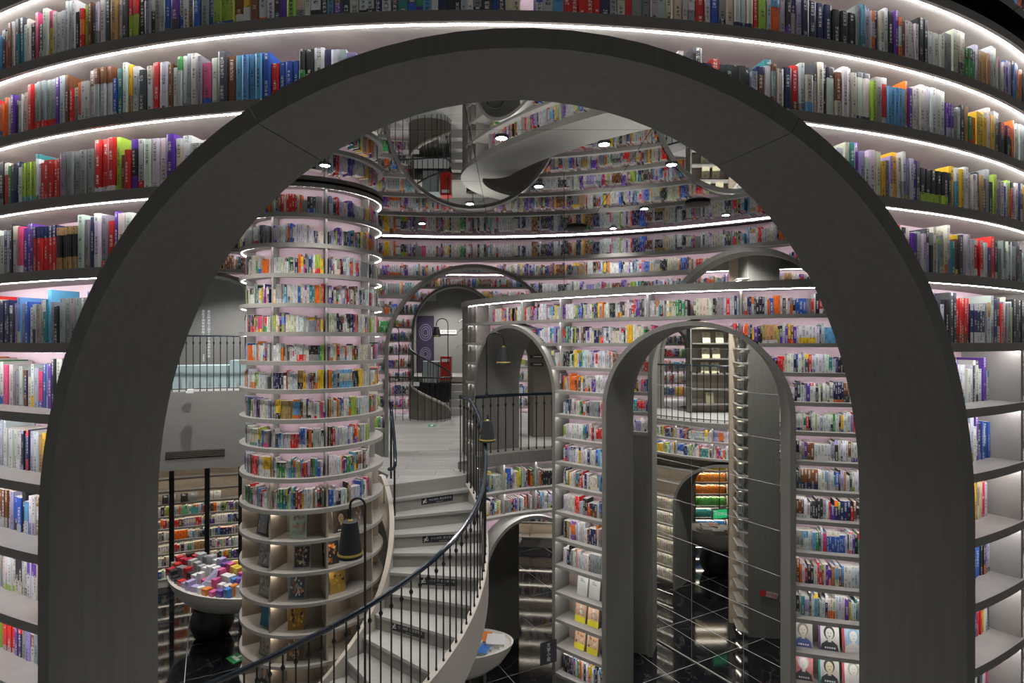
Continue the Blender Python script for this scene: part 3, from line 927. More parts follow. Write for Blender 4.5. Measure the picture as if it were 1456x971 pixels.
# ------------------------------------------------------------------ ceiling fixtures
def downlight(x, y, label, power=120.0, r=0.048):
    t = thing('downlight', label, 'light', (x, y, CEIL), 'round downlights in the mirror ceiling')
    q = MB(); n = 20
    q.strip([[(x + r_ * cos(2 * pi * k / n), y + r_ * sin(2 * pi * k / n), z_) for r_, z_ in ((r + 0.012, CEIL - 0.001), (r + 0.012, CEIL - 0.012), (r, CEIL - 0.012), (r, CEIL - 0.001))] for k in range(n)], closed=True)
    q.build('trim_ring', M['blackmat'], t, smooth=True)
    q = MB(); q.lathe(x, y, [(r - 0.001, CEIL - 0.011), (r - 0.001, CEIL - 0.002)], n); q.build('diffuser', M['lamp_on'], t)
    if power:
        ld = bpy.data.lights.new('downlight_beam', 'SPOT'); ld.energy = power; ld.spot_size = radians(125); ld.spot_blend = 0.7; ld.shadow_soft_size = 0.05; ld.color = (1, 0.97, 0.93)
        lo = bpy.data.objects.new('downlight_beam', ld); col.objects.link(lo); lo.parent = t; lo.location = (0, 0, -0.02)
def ceil_px(x, y):
    Y = CEIL * F / (485.5 - y); return (x - 728) / F * Y, Y
for x, y, lb in ((713, 195, 'round ceiling downlight near the top of the great arch, left of centre'), (859, 204, 'round ceiling downlight right of centre under the great arch crown'),
                 (955, 233, 'round ceiling downlight beside the right mirrored arch curve'), (462, 234, 'round ceiling downlight in front of the round column'),
                 (872, 324, 'tiny downlight close to the back wall, right of the narrow arch'), (1032, 305, 'tiny downlight close to the back wall, rightmost of the row'),
                 (916, 296, 'tiny downlight above the low right wall'), (600, 317, 'tiny downlight next to the column near the back wall'),
                 (668, 289, 'tiny downlight over the stair head'), (766, 264, 'small downlight over the landing edge')):
    downlight(*ceil_px(x, y), lb, 45.0 if 'back wall' in lb else 120.0)
for x, y, lb in ((-0.9, 10.6, 'added fill downlight over the landing behind the middle arch, nearer one'), (-0.6, 12.9, 'added fill downlight over the landing behind the middle arch, farther one'),  # added fill lights without a known fixture, to brighten dim areas
                 (-5.9, 11.9, 'added fill downlight over the left balcony with the pale blue seat'), (-5.6, 10.1, 'added fill downlight in front of the left balcony fascia'), (4.2, 11.3, 'added fill downlight over the far right balcony'), (-2.0, 16.4, 'added fill downlight in the doorway room'),
                 (-4.7, 9.0, 'added fill downlight above the boat table left of the column'), (3.3, 9.0, 'added fill downlight between the glass partition and the grey pier'), (-3.4, 5.2, 'added fill downlight over the foot of the spiral stair')):
    downlight(x, y, lb, 190.0 if 'landing' in lb else 850.0 if 'partition' in lb or 'far right' in lb else 420.0)
for x, y, lb in ((820, 323, 'flat black ceiling disc, left of two'), (992, 288, 'flat black ceiling disc, right of two')):
    X, Y = ceil_px(x, y)
    t = thing('ceiling_speaker', lb, 'speaker', (X, Y, CEIL), 'black discs on the ceiling')
    q = MB(); q.lathe(X, Y, [(0.03, CEIL - 0.05), (0.12, CEIL - 0.042), (0.155, CEIL - 0.024), (0.15, CEIL - 0.012)], 24); q.build('grille', M['blackmat'], t, smooth=True)
    q = MB(); q.lathe(X, Y, [(0.03, CEIL - 0.013), (0.03, CEIL - 0.001)], 12); q.build('mount', M['black'], t, smooth=True)
q = MB(); a = px(802, 380, 9.1); q.tube([(a[0], a[1], CEIL), (a[0], a[1], 0.75)], 0.005, 6)
tag(q.build('hanging_cable', M['black']), 'thin black cable hanging from the ceiling in front of the back wall', 'cable')

# ------------------------------------------------------------------ left: balcony, its room, and the shelves beneath
CL = (-4.28, 5.82)
shelf_lv = [-2.78, -3.03, -3.28, -3.53, -3.78, -4.03, -4.28, -4.53, -4.78]
wall_left = bookwall('wall_left', 'curved bookcase of the lower level under the left balcony', CL, 6.05, -1, -0.70, -0.02, shelf_lv, -2.5, 0.26, 0.022, 0.05,
         thick=0.4, seed=41, wall='lowerleft', back='wood', body='laminate', rows=range(2, 9), led='ledwarm', lip=0.006, led_w=0.010, hmax=0.80, hmin=0.6, wmin=0.02, wmax=0.06, seg=0.2, bdepth=0.13, plinth_mat='white')
for k, x_ in enumerate((213, 249, 286, 322, 352)):
    th = -0.52 + 0.105 * k - 0.02
    q = MB(); a = pt(CL, 6.0, th, -1, 0)
    q.box(a[0], a[1], FLOOR, -2.5, 0.085, 0.10, -th); q.build('post', M['black'], wall_left)
# balcony slab with curved fascia
q = MB()
q.strip([[pt(CL, 5.55, t_, -1, -2.50), pt(CL, 5.55, t_, -1, UPPER), pt(CL, 9.0, t_, -1, UPPER), pt(CL, 9.0, t_, -1, -2.50)] for t_ in [-0.85 + 0.95 * i / 24 for i in range(25)]])
balcony = structure(q.build('floor_balcony', M['wallgrey'], smooth=True), 'grey left balcony slab with curved fascia', 'floor')
q = MB()
q.strip([[pt(CL, 5.535, t_, -1, -2.27), pt(CL, 5.535, t_, -1, -2.13), pt(CL, 5.56, t_, -1, -2.13), pt(CL, 5.56, t_, -1, -2.27)] for t_ in [-0.445 + 0.185 * i / 8 for i in range(9)]])
vent = tag(q.build('air_vent', M['dark']), 'long dark slot vent in the grey balcony fascia', 'vent')
for k in range(4):
    q = MB(); zz = -2.25 + 0.033 * k
    q.strip([[pt(CL, 5.525, t_, -1, zz), pt(CL, 5.525, t_, -1, zz + 0.012), pt(CL, 5.535, t_, -1, zz + 0.012), pt(CL, 5.535, t_, -1, zz)] for t_ in [-0.445 + 0.185 * i / 8 for i in range(9)]])
    q.build('slat', M['brownwall'], vent)
ths = [-0.62 + 0.60 * i / 14 for i in range(15)]
railing('balcony_railing', 'black railing on the left balcony in front of the pale blue seat',
        [pt(CL, 5.62, q_, -1, UPPER) for q_ in ths], [pt(CL, 5.62, q_, -1, 0.11) for q_ in ths], 0.118, rr=0.018, knob=True, bottom=0.05)
# pale blue curved seat: long low part and a higher end
bt = thing('curved_seat', 'pale blue curved seat behind the left balcony railing', 'seat', pt(CL, 6.4, -0.4, -1, UPPER))
for nm, t0, t1, z1, r1 in (('seat_block', -0.70, -0.272, -0.50, 6.8), ('raised_end', -0.268, -0.08, -0.40, 6.75)):
    q = MB()
    q.strip([[pt(CL, 6.2, t_, -1, UPPER), pt(CL, 6.2, t_, -1, z1), pt(CL, r1, t_, -1, z1), pt(CL, r1, t_, -1, UPPER)] for t_ in [t0 + (t1 - t0) * i / 10 for i in range(11)]])
    q.build(nm, M['blueseat'], bt, smooth=True)
# grey wall of the balcony room with a flat black panel painting a doorway's shade and the vertical quotation
q = MB()
q.strip([[pt(CL, 7.6, t_, -1, UPPER), pt(CL, 7.6, t_, -1, CEIL), pt(CL, 7.75, t_, -1, CEIL), pt(CL, 7.75, t_, -1, UPPER)] for t_ in [-0.85 + 0.95 * i / 24 for i in range(25)]])
wall_room = structure(q.build('wall_balcony', M['wallgrey'], smooth=True), 'grey rear wall of the left balcony with white lettering', 'wall')
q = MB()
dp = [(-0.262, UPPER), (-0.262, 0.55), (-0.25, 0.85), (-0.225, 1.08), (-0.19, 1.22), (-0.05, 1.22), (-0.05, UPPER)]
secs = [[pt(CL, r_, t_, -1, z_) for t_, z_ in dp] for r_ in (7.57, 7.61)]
q.strip(secs); q.build('doorway_shade_panel', M['dark'], wall_room)
def vtext(s, th0_, ztop, size, step):
    for i, ch in enumerate(s):
        p = pt(CL, 7.588, th0_, -1, ztop - i * step)
        place_text(ch, size, p, (cos(th0_), -sin(th0_), 0), (0, 0, 1), M['quote'], quote, 'character')
a0 = pt(CL, 7.588, -0.32, -1, 0.5)
quote = thing('vertical_quotation', 'two columns of small white vertical lettering on the grey balcony wall', 'lettering', a0)
def th_for(xp):
    best = min((abs(728 + pt(CL, 7.588, t_, -1, 0)[0] / pt(CL, 7.588, t_, -1, 0)[1] * F - xp), t_) for t_ in [-0.7 + 0.0005 * i for i in range(1200)])
    return best[1]
Yq = pt(CL, 7.588, th_for(297), -1, 0)[1]
pxm = Yq / F
vtext('真正的发现之旅不在于寻找新的风景', th_for(297), (485.5 - 443) * pxm, 4.0 * pxm, 4.25 * pxm)
vtext('而在于拥有新的眼光', th_for(289), (485.5 - 443) * pxm, 4.0 * pxm, 4.25 * pxm)
vtext('普鲁斯特', th_for(289.5), (485.5 - 505) * pxm, 2.6 * pxm, 2.7 * pxm)
q = MB(); a = px(271, 556, 10.75); q.box(a[0], a[1], UPPER - 0.005, UPPER + 0.07, 0.10, 0.08, 0.4); q.box(a[0] - 0.05, a[1], UPPER, UPPER + 0.03, 0.1, 0.06, 0.9)
tag(q.build('paper_scrap', M['paper']), 'crumpled white paper scrap at the foot of the balcony railing', 'paper')

# ------------------------------------------------------------------ boat-shaped tables with goods
def boat_table(label, cx, cy, L, W, rz, h=0.92, base_r=0.34, point=0.5):
    t = thing('boat_table', label, 'table', (cx, cy, FLOOR))
    n = 36; ca, sa = cos(rz), sin(rz)
    def outline(f):
        P = []
        for k in range(n):
            a = 2 * pi * k / n
            x = L / 2 * cos(a); y = W / 2 * sin(a) * (abs(sin(a)) ** point)
            P.append((cx + (x * ca - y * sa) * f, cy + (x * sa + y * ca) * f))
        return P
    zt = FLOOR + h
    secs = [[(x, y, z_) for x, y in outline(f)] for f, z_ in ((0.35, zt - 0.42), (0.62, zt - 0.36), (0.83, zt - 0.24), (0.95, zt - 0.10), (1.0, zt), (0.97, zt + 0.006), (0.94, zt - 0.02))]
    q = MB(); q.strip(secs); q.build('boat_shell', M['white'], t, smooth=True)
    q = MB(); q.lathe(cx, cy, [(base_r * 0.55, FLOOR), (base_r * 0.8, FLOOR + 0.05), (base_r, FLOOR + 0.22), (base_r * 0.98, FLOOR + 0.32), (base_r * 0.8, FLOOR + h - 0.42)], 24)
    q.build('round_base', M['black'], t, smooth=True)
    return zt - 0.02
COLN = {'red': (0.55, 0.03, 0.03), 'crimson': (0.40, 0.02, 0.05), 'black': (0.03, 0.03, 0.035), 'grey': (0.25, 0.26, 0.27), 'purple': (0.20, 0.08, 0.40), 'lilac': (0.42, 0.36, 0.60), 'blue': (0.06, 0.22, 0.60),
        'orange': (0.70, 0.22, 0.04), 'white': (0.72, 0.72, 0.72), 'pink': (0.65, 0.12, 0.30), 'yellow': (0.70, 0.50, 0.06), 'green': (0.10, 0.32, 0.14), 'silver': (0.45, 0.46, 0.48), 'teal': (0.06, 0.30, 0.32)}
def goods(kind, label, x, y, z, w, d, h, rz, cname, group):
    c = COLN[cname]
    t = thing(kind, label, kind.split('_')[-1], (x, y, z), group)
    q = MB(); q.box(x, y, z, z + h * 0.62, w, d, rz, c); q.build('box_body', M['print'], t)
    q = MB(); c2 = tuple(min(0.8, v * 0.6 + 0.18) for v in c)
    q.box(x, y, z + h * 0.62, z + h, w * 1.03, d * 1.03, rz, c); q.build('box_lid', M['print'], t)
    q = MB(); ca, sa = cos(rz), sin(rz)
    q.box(x + sa * (d / 2 + 0.001), y - ca * (d / 2 + 0.001), z + h * 0.12, z + h * 0.5, w * 0.6, 0.003, rz, c2); q.build('front_label', M['print'], t)
    return t
g = random.Random(5)
tz = boat_table('white boat-shaped table on a black round base, heaped with boxes, left of the column', -5.02, 9.42, 2.4, 0.98, radians(-31))
cellx = 15; names = list(COLN)
zones = [['black', 'red', 'crimson', 'grey'], ['grey', 'black', 'silver', 'red'], ['purple', 'lilac', 'white', 'pink'], ['orange', 'yellow', 'pink', 'white', 'red'], ['blue', 'purple', 'white', 'pink', 'orange']]
for row, (off, rname) in enumerate(((-0.33, 'front'), (-0.16, 'second'), (0.02, 'third'), (0.2, 'back'))):
    for k in range(cellx):
        u = -0.95 + 1.90 * k / (cellx - 1)
        if abs(u) > 0.83 and row not in (1, 2): continue
        lx = u * 1.0; ly = off * (1 - 0.6 * u * u)
        rz = radians(-31)
        x = -5.05 + lx * cos(rz) - ly * sin(rz); y = 9.42 + lx * sin(rz) + ly * cos(rz)
        zone = zones[min(4, int((u + 0.95) / 1.9 * 4.99))]
        cn = g.choice(zone)
        h = g.uniform(0.07, 0.15) + 0.06 * row
        w = g.uniform(0.075, 0.12)
        goods('gift_box', '%s gift box, %s from the left in the %s row on the boat table' % (cn, ['first', 'second', 'third', 'fourth', 'fifth', 'sixth', 'seventh', 'eighth', 'ninth', 'tenth', 'eleventh', 'twelfth', 'thirteenth', 'fourteenth', 'fifteenth'][k], rname), x, y, tz, w, g.uniform(0.09, 0.13), h, rz + g.uniform(-0.25, 0.25), cn, 'gift boxes on the boat table')
# open lilac display lid leaning on the heap
tq = thing('display_card', 'slanted lilac display card leaning on the gift boxes of the boat table', 'card', (-4.95, 9.05, tz))
a, b = Vector((-5.12, 9.10)), Vector((-4.78, 8.98))
q = MB(); q.hexa([(a.x, a.y, tz), (b.x, b.y, tz), (b.x, b.y + 0.012, tz), (a.x, a.y + 0.012, tz)], [(a.x + 0.25, a.y + 0.16, tz + 0.30), (b.x, b.y + 0.16, tz + 0.30), (b.x, b.y + 0.175, tz + 0.30), (a.x + 0.25, a.y + 0.175, tz + 0.30)], (0.42, 0.40, 0.58)); q.build('card_panel', M['print'], tq)

def flat_stack(prefix, where, cx, cy, z, n, r, spread, group):
    for k in range(n):
        a = 2 * pi * k / n + r.uniform(-0.3, 0.3); d = spread * r.uniform(0.35, 1.0)
        cn = r.choice(['white', 'white', 'blue', 'silver', 'white', 'orange', 'lilac', 'teal'])
        x, y = cx + d * cos(a) * 1.2, cy + d * sin(a) * 0.6
        h = r.uniform(0.03, 0.09)
        t = thing('stacked_book', '%s book lying flat, number %s clockwise on the %s' % (cn, ['one', 'two', 'three', 'four', 'five', 'six', 'seven', 'eight', 'nine', 'ten'][k], where), 'book', (x, y, z), group)
        rz = r.uniform(-0.5, 0.5); w, dd = 0.19, 0.26
        q = MB(); q.box(x, y, z, z + h * 0.12, w, dd, rz, COLN[cn]); q.box(x, y, z + h * 0.88, z + h, w, dd, rz, COLN[cn]); q.build('cover', M['print'], t)
        q = MB(); q.box(x, y, z + h * 0.12, z + h * 0.88, w * 0.96, dd * 0.97, rz); q.build('page_block', M['pages'], t)
z2 = boat_table('white boat table with books seen under the landing arch, farther one', -0.55, 11.4, 1.5, 1.0, 0.0, point=0.1)
flat_stack('t2', 'far boat table under the landing', -0.35, 11.35, z2, 9, g, 0.42, 'books on the far boat table')
z3 = boat_table('white boat table with books half hidden behind the stair, nearer one', -0.85, 7.45, 1.75, 0.85, 0.10, point=0.0)
flat_stack('t3', 'near boat table beside the stair', -0.40, 7.46, z3, 9, g, 0.24, 'books on the near boat table')

# ------------------------------------------------------------------ right: room modelled in place of the right back arch mirror's reflection
C3 = (5.2, 13.27); R3 = 2.9
a3 = Arch(-0.40, 0.36, -2.33, -3.25, FLOOR, 0.05)
low_lv = [-1.95, -2.27, -2.55, -2.84, -3.12, -3.41, -3.69, -3.97, -4.25, -4.53, -4.80]
WHITES = [('white', (0.66, 0.66, 0.63), 1), ('white', (0.58, 0.58, 0.55), 1), ('cream', (0.58, 0.55, 0.46), 1)]
wall_inner = bookwall('wall_inner', 'curved inner bookcase wall with railing on top, beyond the wide arch', C3, R3, 1, -1.25, 0.45, low_lv[:2], -1.66, 0.28, 0.03, 0.08,
         arches=[], thick=0.5, led_rows=(0,), zbot=-2.33, seed=51, wall='inner', plinth=False, seg=0.12, dividers=(-1.0, -0.75, -0.5, -0.25, 0.0))
wall_inner_low = bookwall('wall_inner_low', 'lower curved bookcase with pale magazines beside a dark arch', C3, R3, 1, -1.25, 0.45, low_lv[2:], -2.30, 0.28, 0.025, 0.07,
         arches=[a3], thick=0.7, seed=52, top_led=False, wall='innerlow', back='wood', rows=range(3, 9), led='ledwarm', plinth=False, seg=0.12, pal=WHITES, wmin=0.03, wmax=0.06, hmax=0.86, hmin=0.8, lip=0.006, led_w=0.01)
q = MB()
q.strip([[pt(C3, R3 + 0.012, t_, 1, -1.66), pt(C3, R3 + 0.012, t_, 1, -1.56), pt(C3, R3 - 0.4, t_, 1, -1.56), pt(C3, R3 - 0.4, t_, 1, -1.66)] for t_ in [-1.25 + 1.7 * i / 24 for i in range(25)]])
q.build('curb', M['laminate'], wall_inner)
q = MB(); q.prism([(C3[0] + 2.55 * cos(2 * pi * k / 32), C3[1] + 2.55 * sin(2 * pi * k / 32)) for k in range(32)], -1.75, -1.575)
floor_inner = structure(q.build('floor_inner', M['plank']), 'pale floor of the far right balcony', 'floor')
ths = [-1.2 + 1.6 * i / 16 for i in range(17)]
railing('inner_balcony_railing', 'black railing on the curved balcony seen through the wide right arch',
        [pt(C3, R3 - 0.1, q_, 1, -1.56) for q_ in ths], [pt(C3, R3 - 0.1, q_, 1, -0.47) for q_ in ths], 0.125, rr=0.018, bottom=0.05)
# rear wall of that balcony, with an arched opening to lit shelves and a display case of cream books
CW = (4.6, 113.2); RW = 100.0
rear_arch = Arch((3.86 - 4.6) / RW, 0.36 / RW, 0.35, -0.35, -1.57, 0.07)
wall_rear = bookwall('wall_rear', 'dark rear wall of the far balcony with a narrow arch', CW, RW, 1, (2.4 - 4.6) / RW, (7.0 - 4.6) / RW, [-1.56], CEIL - 0.01, 0.02, 0.01, 0.0,
         arches=[rear_arch], thick=0.25, zbot=-1.58, seed=60, books=False, led=None, back='brownwall', body='brownwall', plinth=False, seg=0.6, arch_mat='brownwall')
wall_rear_shelves = bookwall('wall_rear_shelves', 'lit bookcase wall behind the narrow rear arch', (4.6, 115.3), 100.0, 1, (3.0 - 4.6) / 100, (5.6 - 4.6) / 100, [0.95, 0.6, 0.25, -0.1, -0.45, -0.8, -1.15, -1.5], 1.3, 0.28, 0.035, 0.06,
         thick=0.35, zbot=-1.58, seed=61, wall='rearshelves', plinth=False, seg=0.5)
case = thing('display_case', 'brown display case with cream covers on the far balcony', 'bookcase', (4.38, 12.5, -1.575))
X0, X1, Y0, Y1 = 3.93, 4.82, 12.35, 12.62
q = MB(); q.box((X0 + X1) / 2, Y1, -1.575, 0.62, X1 - X0, 0.03); q.build('case_back', M['wood'], case)
for x_ in (X0, X1):
    q = MB(); q.box(x_, (Y0 + Y1) / 2, -1.575, 0.62, 0.03, Y1 - Y0); q.build('side_panel', M['laminate'], case)
case_z = [0.60, 0.27, -0.06, -0.40, -0.73, -1.07, -1.40]
for z_ in case_z:
    q = MB(); q.box((X0 + X1) / 2, (Y0 + Y1) / 2, z_, z_ + 0.03, X1 - X0, Y1 - Y0); q.build('shelf', M['laminate'], case)
    
def face_book(label, x, y, z, w, h, rz, cover, name='display_book', group=None, lean=0.16, thick=0.022, spine=None):
    """a book shown cover to the front, leaning back; cover(mb, P) paints the printed front as flat shapes"""
    t = thing(name, label, 'book', (x, y, z), group)
    ca, sa = cos(rz), sin(rz)
    def P(u, v, d=0.0):      # u across 0..1, v up 0..1, d out of the cover
        lx = (u - 0.5) * w; ly = v * h * sin(lean) - d * cos(lean); lz = v * h * cos(lean) + d * sin(lean)
        return (x + lx * ca - ly * sa, y + lx * sa + ly * ca, z + lz)
    q = MB(); sc = spine or (0.4, 0.4, 0.4)
    q.hexa([P(0, 0, 0), P(1, 0, 0), P(1, 0, -thick), P(0, 0, -thick)], [P(0, 1, 0), P(1, 1, 0), P(1, 1, -thick), P(0, 1, -thick)], sc); q.build('book_block', M['print'], t)
    q = MB(); cover(q, P); q.build('front_cover', M['print'], t)
    return t
def plain_cover(bgc, band=None, title=(0.1, 0.1, 0.1)):
    def f(q, P):
        q.face([P(0, 0, 0.0012), P(1, 0, 0.0012), P(1, 1, 0.0012), P(0, 1, 0.0012)], bgc)
        if band: q.face([P(0, 0, 0.002), P(1, 0, 0.002), P(1, band[0], 0.002), P(0, band[0], 0.002)], band[1])
        for k in range(3): q.face([P(0.25, 0.74 + k * 0.07, 0.002), P(0.25 + 0.45 - 0.1 * k, 0.74 + k * 0.07, 0.002), P(0.25 + 0.45 - 0.1 * k, 0.77 + k * 0.07, 0.002), P(0.25, 0.77 + k * 0.07, 0.002)], title)
    return f
g2 = random.Random(9)
spots = {0: (0.12, 0.32, 0.72), 1: (0.42, 0.80), 2: (0.40, 0.70), 3: (0.38, 0.68), 5: (0.52,)}
rows_n = ['top', 'second', 'third', 'fourth', 'fifth', 'lowest']
for i in range(6):
    for k, u in enumerate(spots.get(i, ())):
        face_book('cream cover in the far display case, %s row, %s from the left' % (rows_n[i], ['first', 'second', 'third'][k]), X0 + 0.06 + u * (X1 - X0 - 0.12), Y0 + 0.12, case_z[i + 1] + 0.03, 0.17, 0.24, 0, plain_cover((0.62, 0.58, 0.40)), group='cream books in the far display case', spine=(0.6, 0.56, 0.4))

# pier with a narrow side of lit shelves
q = MB(); q.prism([(3.93, 9.36), (4.43, 9.31), (4.48, 9.80), (3.96, 9.84)], FLOOR, CEIL - 0.01)
pier = structure(q.build('wall_pier', M['laminate']), 'square grey pier beyond the wide arch', 'wall')
for k in range(26):
    z_ = FLOOR + 0.06 + k * 0.236
    q = MB(); q.prism([(3.78, 9.44), (3.93, 9.345), (3.96, 9.84), (3.86, 9.84)], z_, z_ + 0.022); q.build('shelf', M['shelf'], pier)
    q = MB(); q.box(3.89, 9.66, z_ - 0.002, z_, 0.02, 0.16, 0.1); q.build('light_strip', M['ledwarm'], pier)
    if k < 25 and k > 6:
        for j in range(3):
            BOOKS.append(dict(C=(3.86 + 0.02 * j, 9.52 + 0.08 * j), rr=0.0, s=1, th=-0.9, w=0.07, zb=z_ + 0.022, zt=z_ + 0.19, d=0.05, name='white', c=(0.6, 0.6, 0.58), style=0.6, band=PAL[3], wall='pier', row=k, v0=g2.uniform(0, 50), z0=z_))
q = MB(); q.prism([(3.80, 9.84), (3.97, 9.84), (3.97, 9.88), (3.80, 9.88)], FLOOR, CEIL - 0.01); q.build('side_back', M['wood'], pier)
a = Vector((4.16, 9.331)); d_ = Vector((0.5, -0.05)).normalized(); nn = Vector((d_.y, -d_.x))
zc = -4.17
sg = thing('red_notice', 'small red and white slanted notice on the grey pier', 'sign', (a.x + 0.1, a.y, zc))
r3 = Vector((d_.x, d_.y, -0.22)).normalized(); u3 = Vector((0.22 * d_.x, 0.22 * d_.y, 1)).normalized()
o3 = Vector((a.x, a.y, zc)) + Vector((nn.x, nn.y, 0)) * 0.006
q = MB()
for pts, c_ in (([(0.05, -0.04), (0.235, -0.04), (0.235, 0.045), (0.05, 0.045)], (0.75, 0.55, 0.57)), ([(0.055 * cos(k * pi / 6), 0.055 * sin(k * pi / 6)) for k in range(12)], (0.7, 0.03, 0.03))):
    z_off = 0.001 if len(pts) > 4 else 0.0
    f0 = [o3 + r3 * x + u3 * y + Vector((nn.x, nn.y, 0)) * z_off for x, y in pts]
    f1 = [p - Vector((nn.x, nn.y, 0)) * 0.005 for p in f0]
    q.hexa(f1, f0, c_)
q.build('notice_plate', M['print'], sg)
place_text('已消毒', 0.055, o3 + r3 * 0.148 + Vector((nn.x, nn.y, 0)) * 0.002, r3, u3, M['red'], sg)

# added shelf band imitating a mirror reflection, hung behind the right back arch
wall_upper = bookwall('wall_upper', 'added curved shelf band imitating a mirror reflection behind the right back arch', C3, 3.45, 1, -0.75, 0.35, [0.93], 1.27, 0.26, 0.05, 0.06,
         thick=0.45, zbot=0.93, seed=71, wall='upper', plinth=False, seg=0.12)
q = MB()
q.strip([[pt(C3, 3.46, t_, 1, 1.27), pt(C3, 3.46, t_, 1, CEIL - 0.005), pt(C3, 3.0, t_, 1, CEIL - 0.005), pt(C3, 3.0, t_, 1, 1.27)] for t_ in [-0.75 + 1.1 * i / 14 for i in range(15)]])
q.build('fascia', M['laminate'], wall_upper)

# glass partition added in place of the panelled mirror in the right back arch
ga, gb = Vector((2.28, 9.42)), Vector((3.74, 7.15))
L = (gb - ga).length; dg = (gb - ga) / L; gn = Vector((dg.y, -dg.x))
win = None
zrows = [FLOOR + 0.01 + 0.6 * k for k in range(10)]
nx = 3
frame = MB(); frame.box(*((ga + gb) / 2), FLOOR, FLOOR + 0.02, L, 0.03, math.atan2(dg.y, dg.x))
win = structure(frame.build('mirror_standin_glass', M['laminate']), 'clear glass partition added in place of the mirror in the right back arch', 'window')
for k in range(len(zrows) - 1):
    for j in range(nx):
        a = ga + dg * (L * j / nx + 0.004); b = ga + dg * (L * (j + 1) / nx - 0.004)
        q = MB(); q.face([(a.x, a.y, zrows[k] + 0.004), (b.x, b.y, zrows[k] + 0.004), (b.x, b.y, zrows[k + 1] - 0.004), (a.x, a.y, zrows[k + 1] - 0.004)])
        q.build('pane', M['glass'], win)
for k in range(1, len(zrows)):
    m_ = (ga + gb) / 2
    q = MB(); q.box(m_.x, m_.y, zrows[k] - 0.0025, zrows[k] + 0.0025, L, 0.006, math.atan2(dg.y, dg.x)); q.build('pane_joint', M['joint'], win)
for j in range(nx + 1):
    a = ga + dg * (L * j / nx)
    q = MB(); q.box(a.x, a.y, FLOOR, zrows[-1], 0.005, 0.006, math.atan2(dg.y, dg.x)); q.build('pane_joint', M['joint'], win)

# bookcase of single-coloured rows deep under the inner arch
rc = thing('rainbow_bookcase', 'tall bookcase with rows of yellow, orange, green and blue books', 'bookcase', (4.78, 13.5, FLOOR))
cx_, cy_ = 4.82, 13.65
for x_ in (4.42, 5.22):
    q = MB(); q.box(x_, cy_ + 0.1, FLOOR, -2.55, 0.03, 0.34); q.build('side_panel', M['wood'], rc)
q = MB(); q.box(cx_, cy_ + 0.27, FLOOR, -2.55, 0.8, 0.02); q.build('back_panel', M['wood'], rc)
rz_ = [-2.58 - 0.285 * k for k in range(9)]
RC_COL = [('yellow', (0.75, 0.55, 0.04)), ('yellow', (0.72, 0.50, 0.04)), ('orange', (0.80, 0.27, 0.03)), ('orange', (0.75, 0.22, 0.02)), ('green', (0.10, 0.42, 0.08)), ('teal', (0.06, 0.35, 0.35)), ('blue', (0.04, 0.20, 0.55)), ('blue', (0.04, 0.15, 0.45))]
for k, z_ in enumerate(rz_):
    q = MB(); q.box(cx_, cy_ + 0.1, z_, z_ + 0.03, 0.78, 0.32); q.build('shelf', M['shelf'], rc)
    q = MB(); q.box(cx_, cy_ - 0.03, z_ - 0.002, z_, 0.74, 0.04); q.build('light_strip', M['ledwarm'], rc)  # strip added only to brighten the dark shelves
    if k < 8:
        nm, cc = RC_COL[k]
        fill((cx_, cy_ + 100), 100.0, 1, rz_[k + 1] + 0.03, z_, -0.0037, 0.0037, -0.01, g2, 'rainbow', k, None, 0.018, 0.03, 0.80, 0.72, 0.16, pal=[(nm, cc, 1), (nm, tuple(v * 0.9 for v in cc), 1)])
z4 = boat_table('white boat table with books under the inner arch of the right room', 4.35, 12.0, 1.6, 0.8, -0.5)
flat_stack('t4', 'boat table under the inner right arch', 4.3, 11.95, z4, 9, g, 0.38, 'books on the right room table')
a = px(1023, 730, 11.3)
ex = thing('exit_sign', 'glowing green exit sign hanging under the inner right arch', 'sign', (a[0], a[1], a[2]))
q = MB(); q.box(a[0], a[1], a[2] - 0.10, a[2] + 0.10, 0.34, 0.05, 0.25); q.build('sign_case', M['joint'], ex)
q = MB(); q.box(a[0] + 0.006, a[1] - 0.028, a[2] - 0.085, a[2] + 0.085, 0.31, 0.004, 0.25); q.build('lit_panel', M['green'], ex)
q = MB(); q.tube([(a[0], a[1], a[2] + 0.1), (a[0], a[1], -2.33)], 0.008, 6); q.build('hanger', M['black'], ex)
place_text('安全出口', 0.066, (a[0] + 0.010, a[1] - 0.036, a[2]), (cos(0.25), sin(0.25), 0), (0, 0, 1), M['quote'], ex)

# ------------------------------------------------------------------ room beyond the middle arch
q = MB(); q.box(-1.4, 17.6, LAND, CEIL - 0.005, 7.0, 0.1)
wall_door = structure(q.build('wall_doorway', M['wallgrey']), 'grey wall behind the round-topped doorway', 'wall')
q = MB(); q.box(-1.4, 16.6, UPPER - 0.15, UPPER, 5.0, 2.0)
structure(q.build('floor_upper', M['riser']), 'upper floor behind the doorway', 'floor')
up = thing('upper_steps', 'short flight of grey steps beyond the landing', 'steps', (-1.25, 14.6, LAND))
for k in range(4):
    y0_ = 14.4 + 0.30 * k
    q = MB(); q.box(-1.1, (y0_ + 15.6) / 2, LAND, LAND + 0.184 * (k + 1), 1.1, 15.6 - y0_)
    q.build('step', M['plank'], up)
